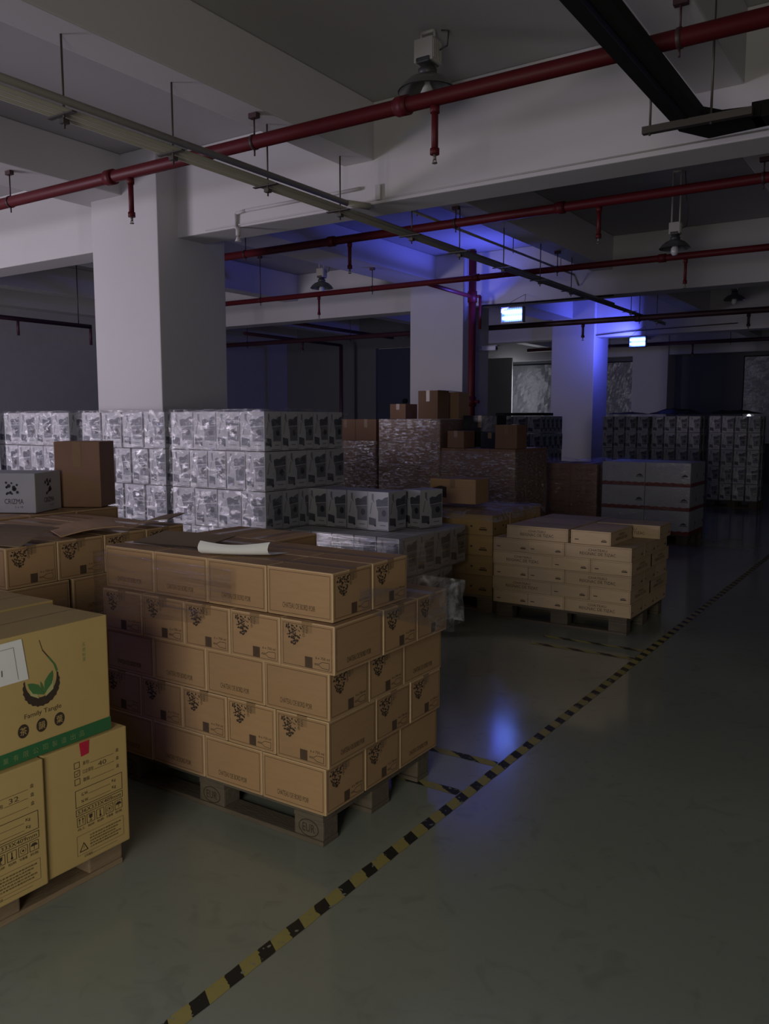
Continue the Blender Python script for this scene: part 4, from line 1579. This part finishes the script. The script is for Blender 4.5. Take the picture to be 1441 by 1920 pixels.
# ================================================================== HIGH BAY LAMPS
def high_bay(loc, label, rz=0.0, s=1.0, topz=CEIL):
    root = empty('high_bay_lamp', loc, rz)      # loc = rim centre of the shade
    tag(root, label, 'ceiling lamp', 'unlit high bay lamps')
    H = (topz - loc[2])
    prof = [(.195, 0), (.19, .008), (.165, .04), (.125, .075), (.075, .10), (.05, .108)]
    prof = [(a * s, b_ * s) for a, b_ in prof] + [(a * s * .97, b_ * s - .004) for a, b_ in prof[::-1]]
    MB().lathe(prof, (0, 0, 0), 40).build('lamp_shade', M_alu, root)
    sc_ = MB().lathe([(.052 * s, .10 * s), (.062 * s, .115 * s), (.062 * s, .14 * s), (.045 * s, .15 * s), (.05 * s, .175 * s), (.001, .176 * s)], (0, 0, 0), 24).build('socket_collar', M_alud, root)
    MB().lathe([(.001, .095 * s), (.018 * s, .09 * s), (.02 * s, .05 * s), (.045 * s, .0), (.05 * s, -.045 * s), (.03 * s, -.085 * s), (.001, -.09 * s)], (0, 0, 0), 20).build('bulb', M_bulb, sc_)
    bx = MB().cbox(-.07 * s, -.06 * s, .175 * s, .07 * s, .06 * s, .32 * s, .006)
    for k in range(5):
        bx.box(.0705 * s, (-.05 + k * .022) * s, .19 * s, .078 * s, (-.044 + k * .022) * s, .30 * s)
    bx.build('ballast_box', M_ballast, root)
    MB().cbox(-.05 * s, -.07 * s, .165 * s, .05 * s, .065 * s, .20 * s, .008).build('dark_base', M_alud, root)
    MB().cyl((-.05 * s, 0, .30 * s), (-.05 * s, 0, H), .009, 8).cyl((.05 * s, 0, .30 * s), (.05 * s, 0, H), .009, 8).cyl((-.05 * s, 0, H - .006), (.05 * s, 0, H - .006), .012, 8).build('mounting_bracket', M_ballast, root)
    MB().tube([(.07 * s, .02, .25 * s), (.13 * s, .03, .27 * s), (.14 * s, .03, .36 * s), (.09 * s, .02, H - .01)], .005, 6).build('wire', M_rod, root)


high_bay((-2.95, 4.95, 3.79), 'nearest unlit bell shaped ceiling lamp, behind the thick red pipe')
high_bay((-7.95, 10.25, 3.63), 'unlit ceiling lamp left of the second column', s=.9)
high_bay((-2.40, 9.0, 3.40), 'unlit dark ceiling lamp at the right side of the photo', s=.8)
high_bay((-2.90, 14.5, 3.56), 'farthest unlit ceiling lamp at the right edge', s=.85)


# ================================================================== BLUE INSECT LAMPS
def uv_lamp(c, label, beamz=3.38, wires=True):
    root = empty('insect_lamp', c)
    tag(root, label, 'insect lamp', 'blue insect lamps')
    w_, h_ = .17, .10
    fr = MB()
    fr.box(-w_, -.04, h_ - .012, w_, .05, h_ + .006).box(-w_, -.04, -h_ - .02, w_, .05, -h_)
    fr.box(-w_, -.04, -h_, -w_ + .012, .05, h_).box(w_ - .012, -.04, -h_, w_, .05, h_)
    fr.build('frame', M_uvf, root)
    MB().box(-w_ + .013, .038, -h_ + .002, w_ - .013, .046, h_ - .014).build('reflector', M_uvb, root)
    for z in (-.045, .04):
        MB().cyl((-w_ + .02, -.005, z), (w_ - .02, -.005, z), .024, 14).build('tube', M_uv, root)
    g = MB()
    for k in range(9):
        x = -w_ + .03 + k * (2 * w_ - .06) / 8
        g.cyl((x, -.038, -h_), (x, -.038, h_ - .012), .0012, 5)
    g.build('grille', M_rod, root)
    if not wires:
        MB().cyl((-w_ + .01, 0, h_), (-w_ + .01, 0, CEIL - c[2]), .003, 6).cyl((w_ - .01, 0, h_), (w_ - .01, 0, CEIL - c[2]), .003, 6).build('hanging_wire', M_rod, root)
    else:
        top = .34
        MB().tube([(-w_ + .01, 0, h_), (-.10, .20, .22), (0, .423, top)], .003, 6).tube([(w_ - .01, 0, h_), (.10, .20, .24), (0, .423, top)], .003, 6).build('hanging_wire', M_rod, root)


uv_lamp(UV1, 'nearer glowing blue insect lamp hanging beside the second column')
uv_lamp(UV2, 'farther glowing blue insect lamp hanging beside the third column')
uv_lamp(UV3, 'blue insect lamp behind the camera, out of the photo', wires=False)  # extra lamp body added out of view to hold the blue source

# black cable along the soffit from the riser to the lamp, far cable line
tag(MB().tube([(-5.90, 11.50, 3.20), (-5.88, 11.50, 3.355), (-5.0, 11.58, 3.36), (-3.9, 11.60, 3.365)], .012, 8).build('soffit_cable', M_black),
    'dark cable clipped under the second beam above the nearer blue lamp', 'cable')
tag(MB().tube([(-6.2, 17.38, 3.42), (-5.2, 17.38, 3.47), (-3.4, 17.38, 3.50)], .010, 8).build('soffit_cable', M_rod),
    'thin cable on the third beam above the farther blue lamp', 'cable')

# security camera on the second column
root = empty('security_camera', (-6.19, 12.05, 2.76))
tag(root, 'small white security camera on the right side of the second column', 'camera')
MB().cyl((0, 0, 0), (.10, .0, .0), .012, 10).cyl((0, 0, 0), (.008, 0, 0), .035, 14).build('bracket', M_cam, root)
cb = MB().cbox(.06, -.05, -.03, .30, .03, .04, .012).box(.05, -.055, .04, .33, .035, .046).build('body', M_cam, root)
MB().cyl((.30, -.01, .005), (.305, -.01, .005), .022, 12).build('lens', M_black, cb)
# white sheet and dark post seen between second and third column
tag(MB().cbox(-11.55, 22.6, 0, -10.55, 22.66, 3.45, .01).build('white_board', M_paint), 'pale tall board standing left of the first far window', 'board')

# small litter on the floor
tag(MB().cbox(-.055, -.008, 0, .055, .008, .004, .001).build('plastic_strip', M_white, loc=(-2.86, 2.22, .0005), rz=R(12)),
    'small pale plastic strip lying on the floor before the near pallet', 'litter')
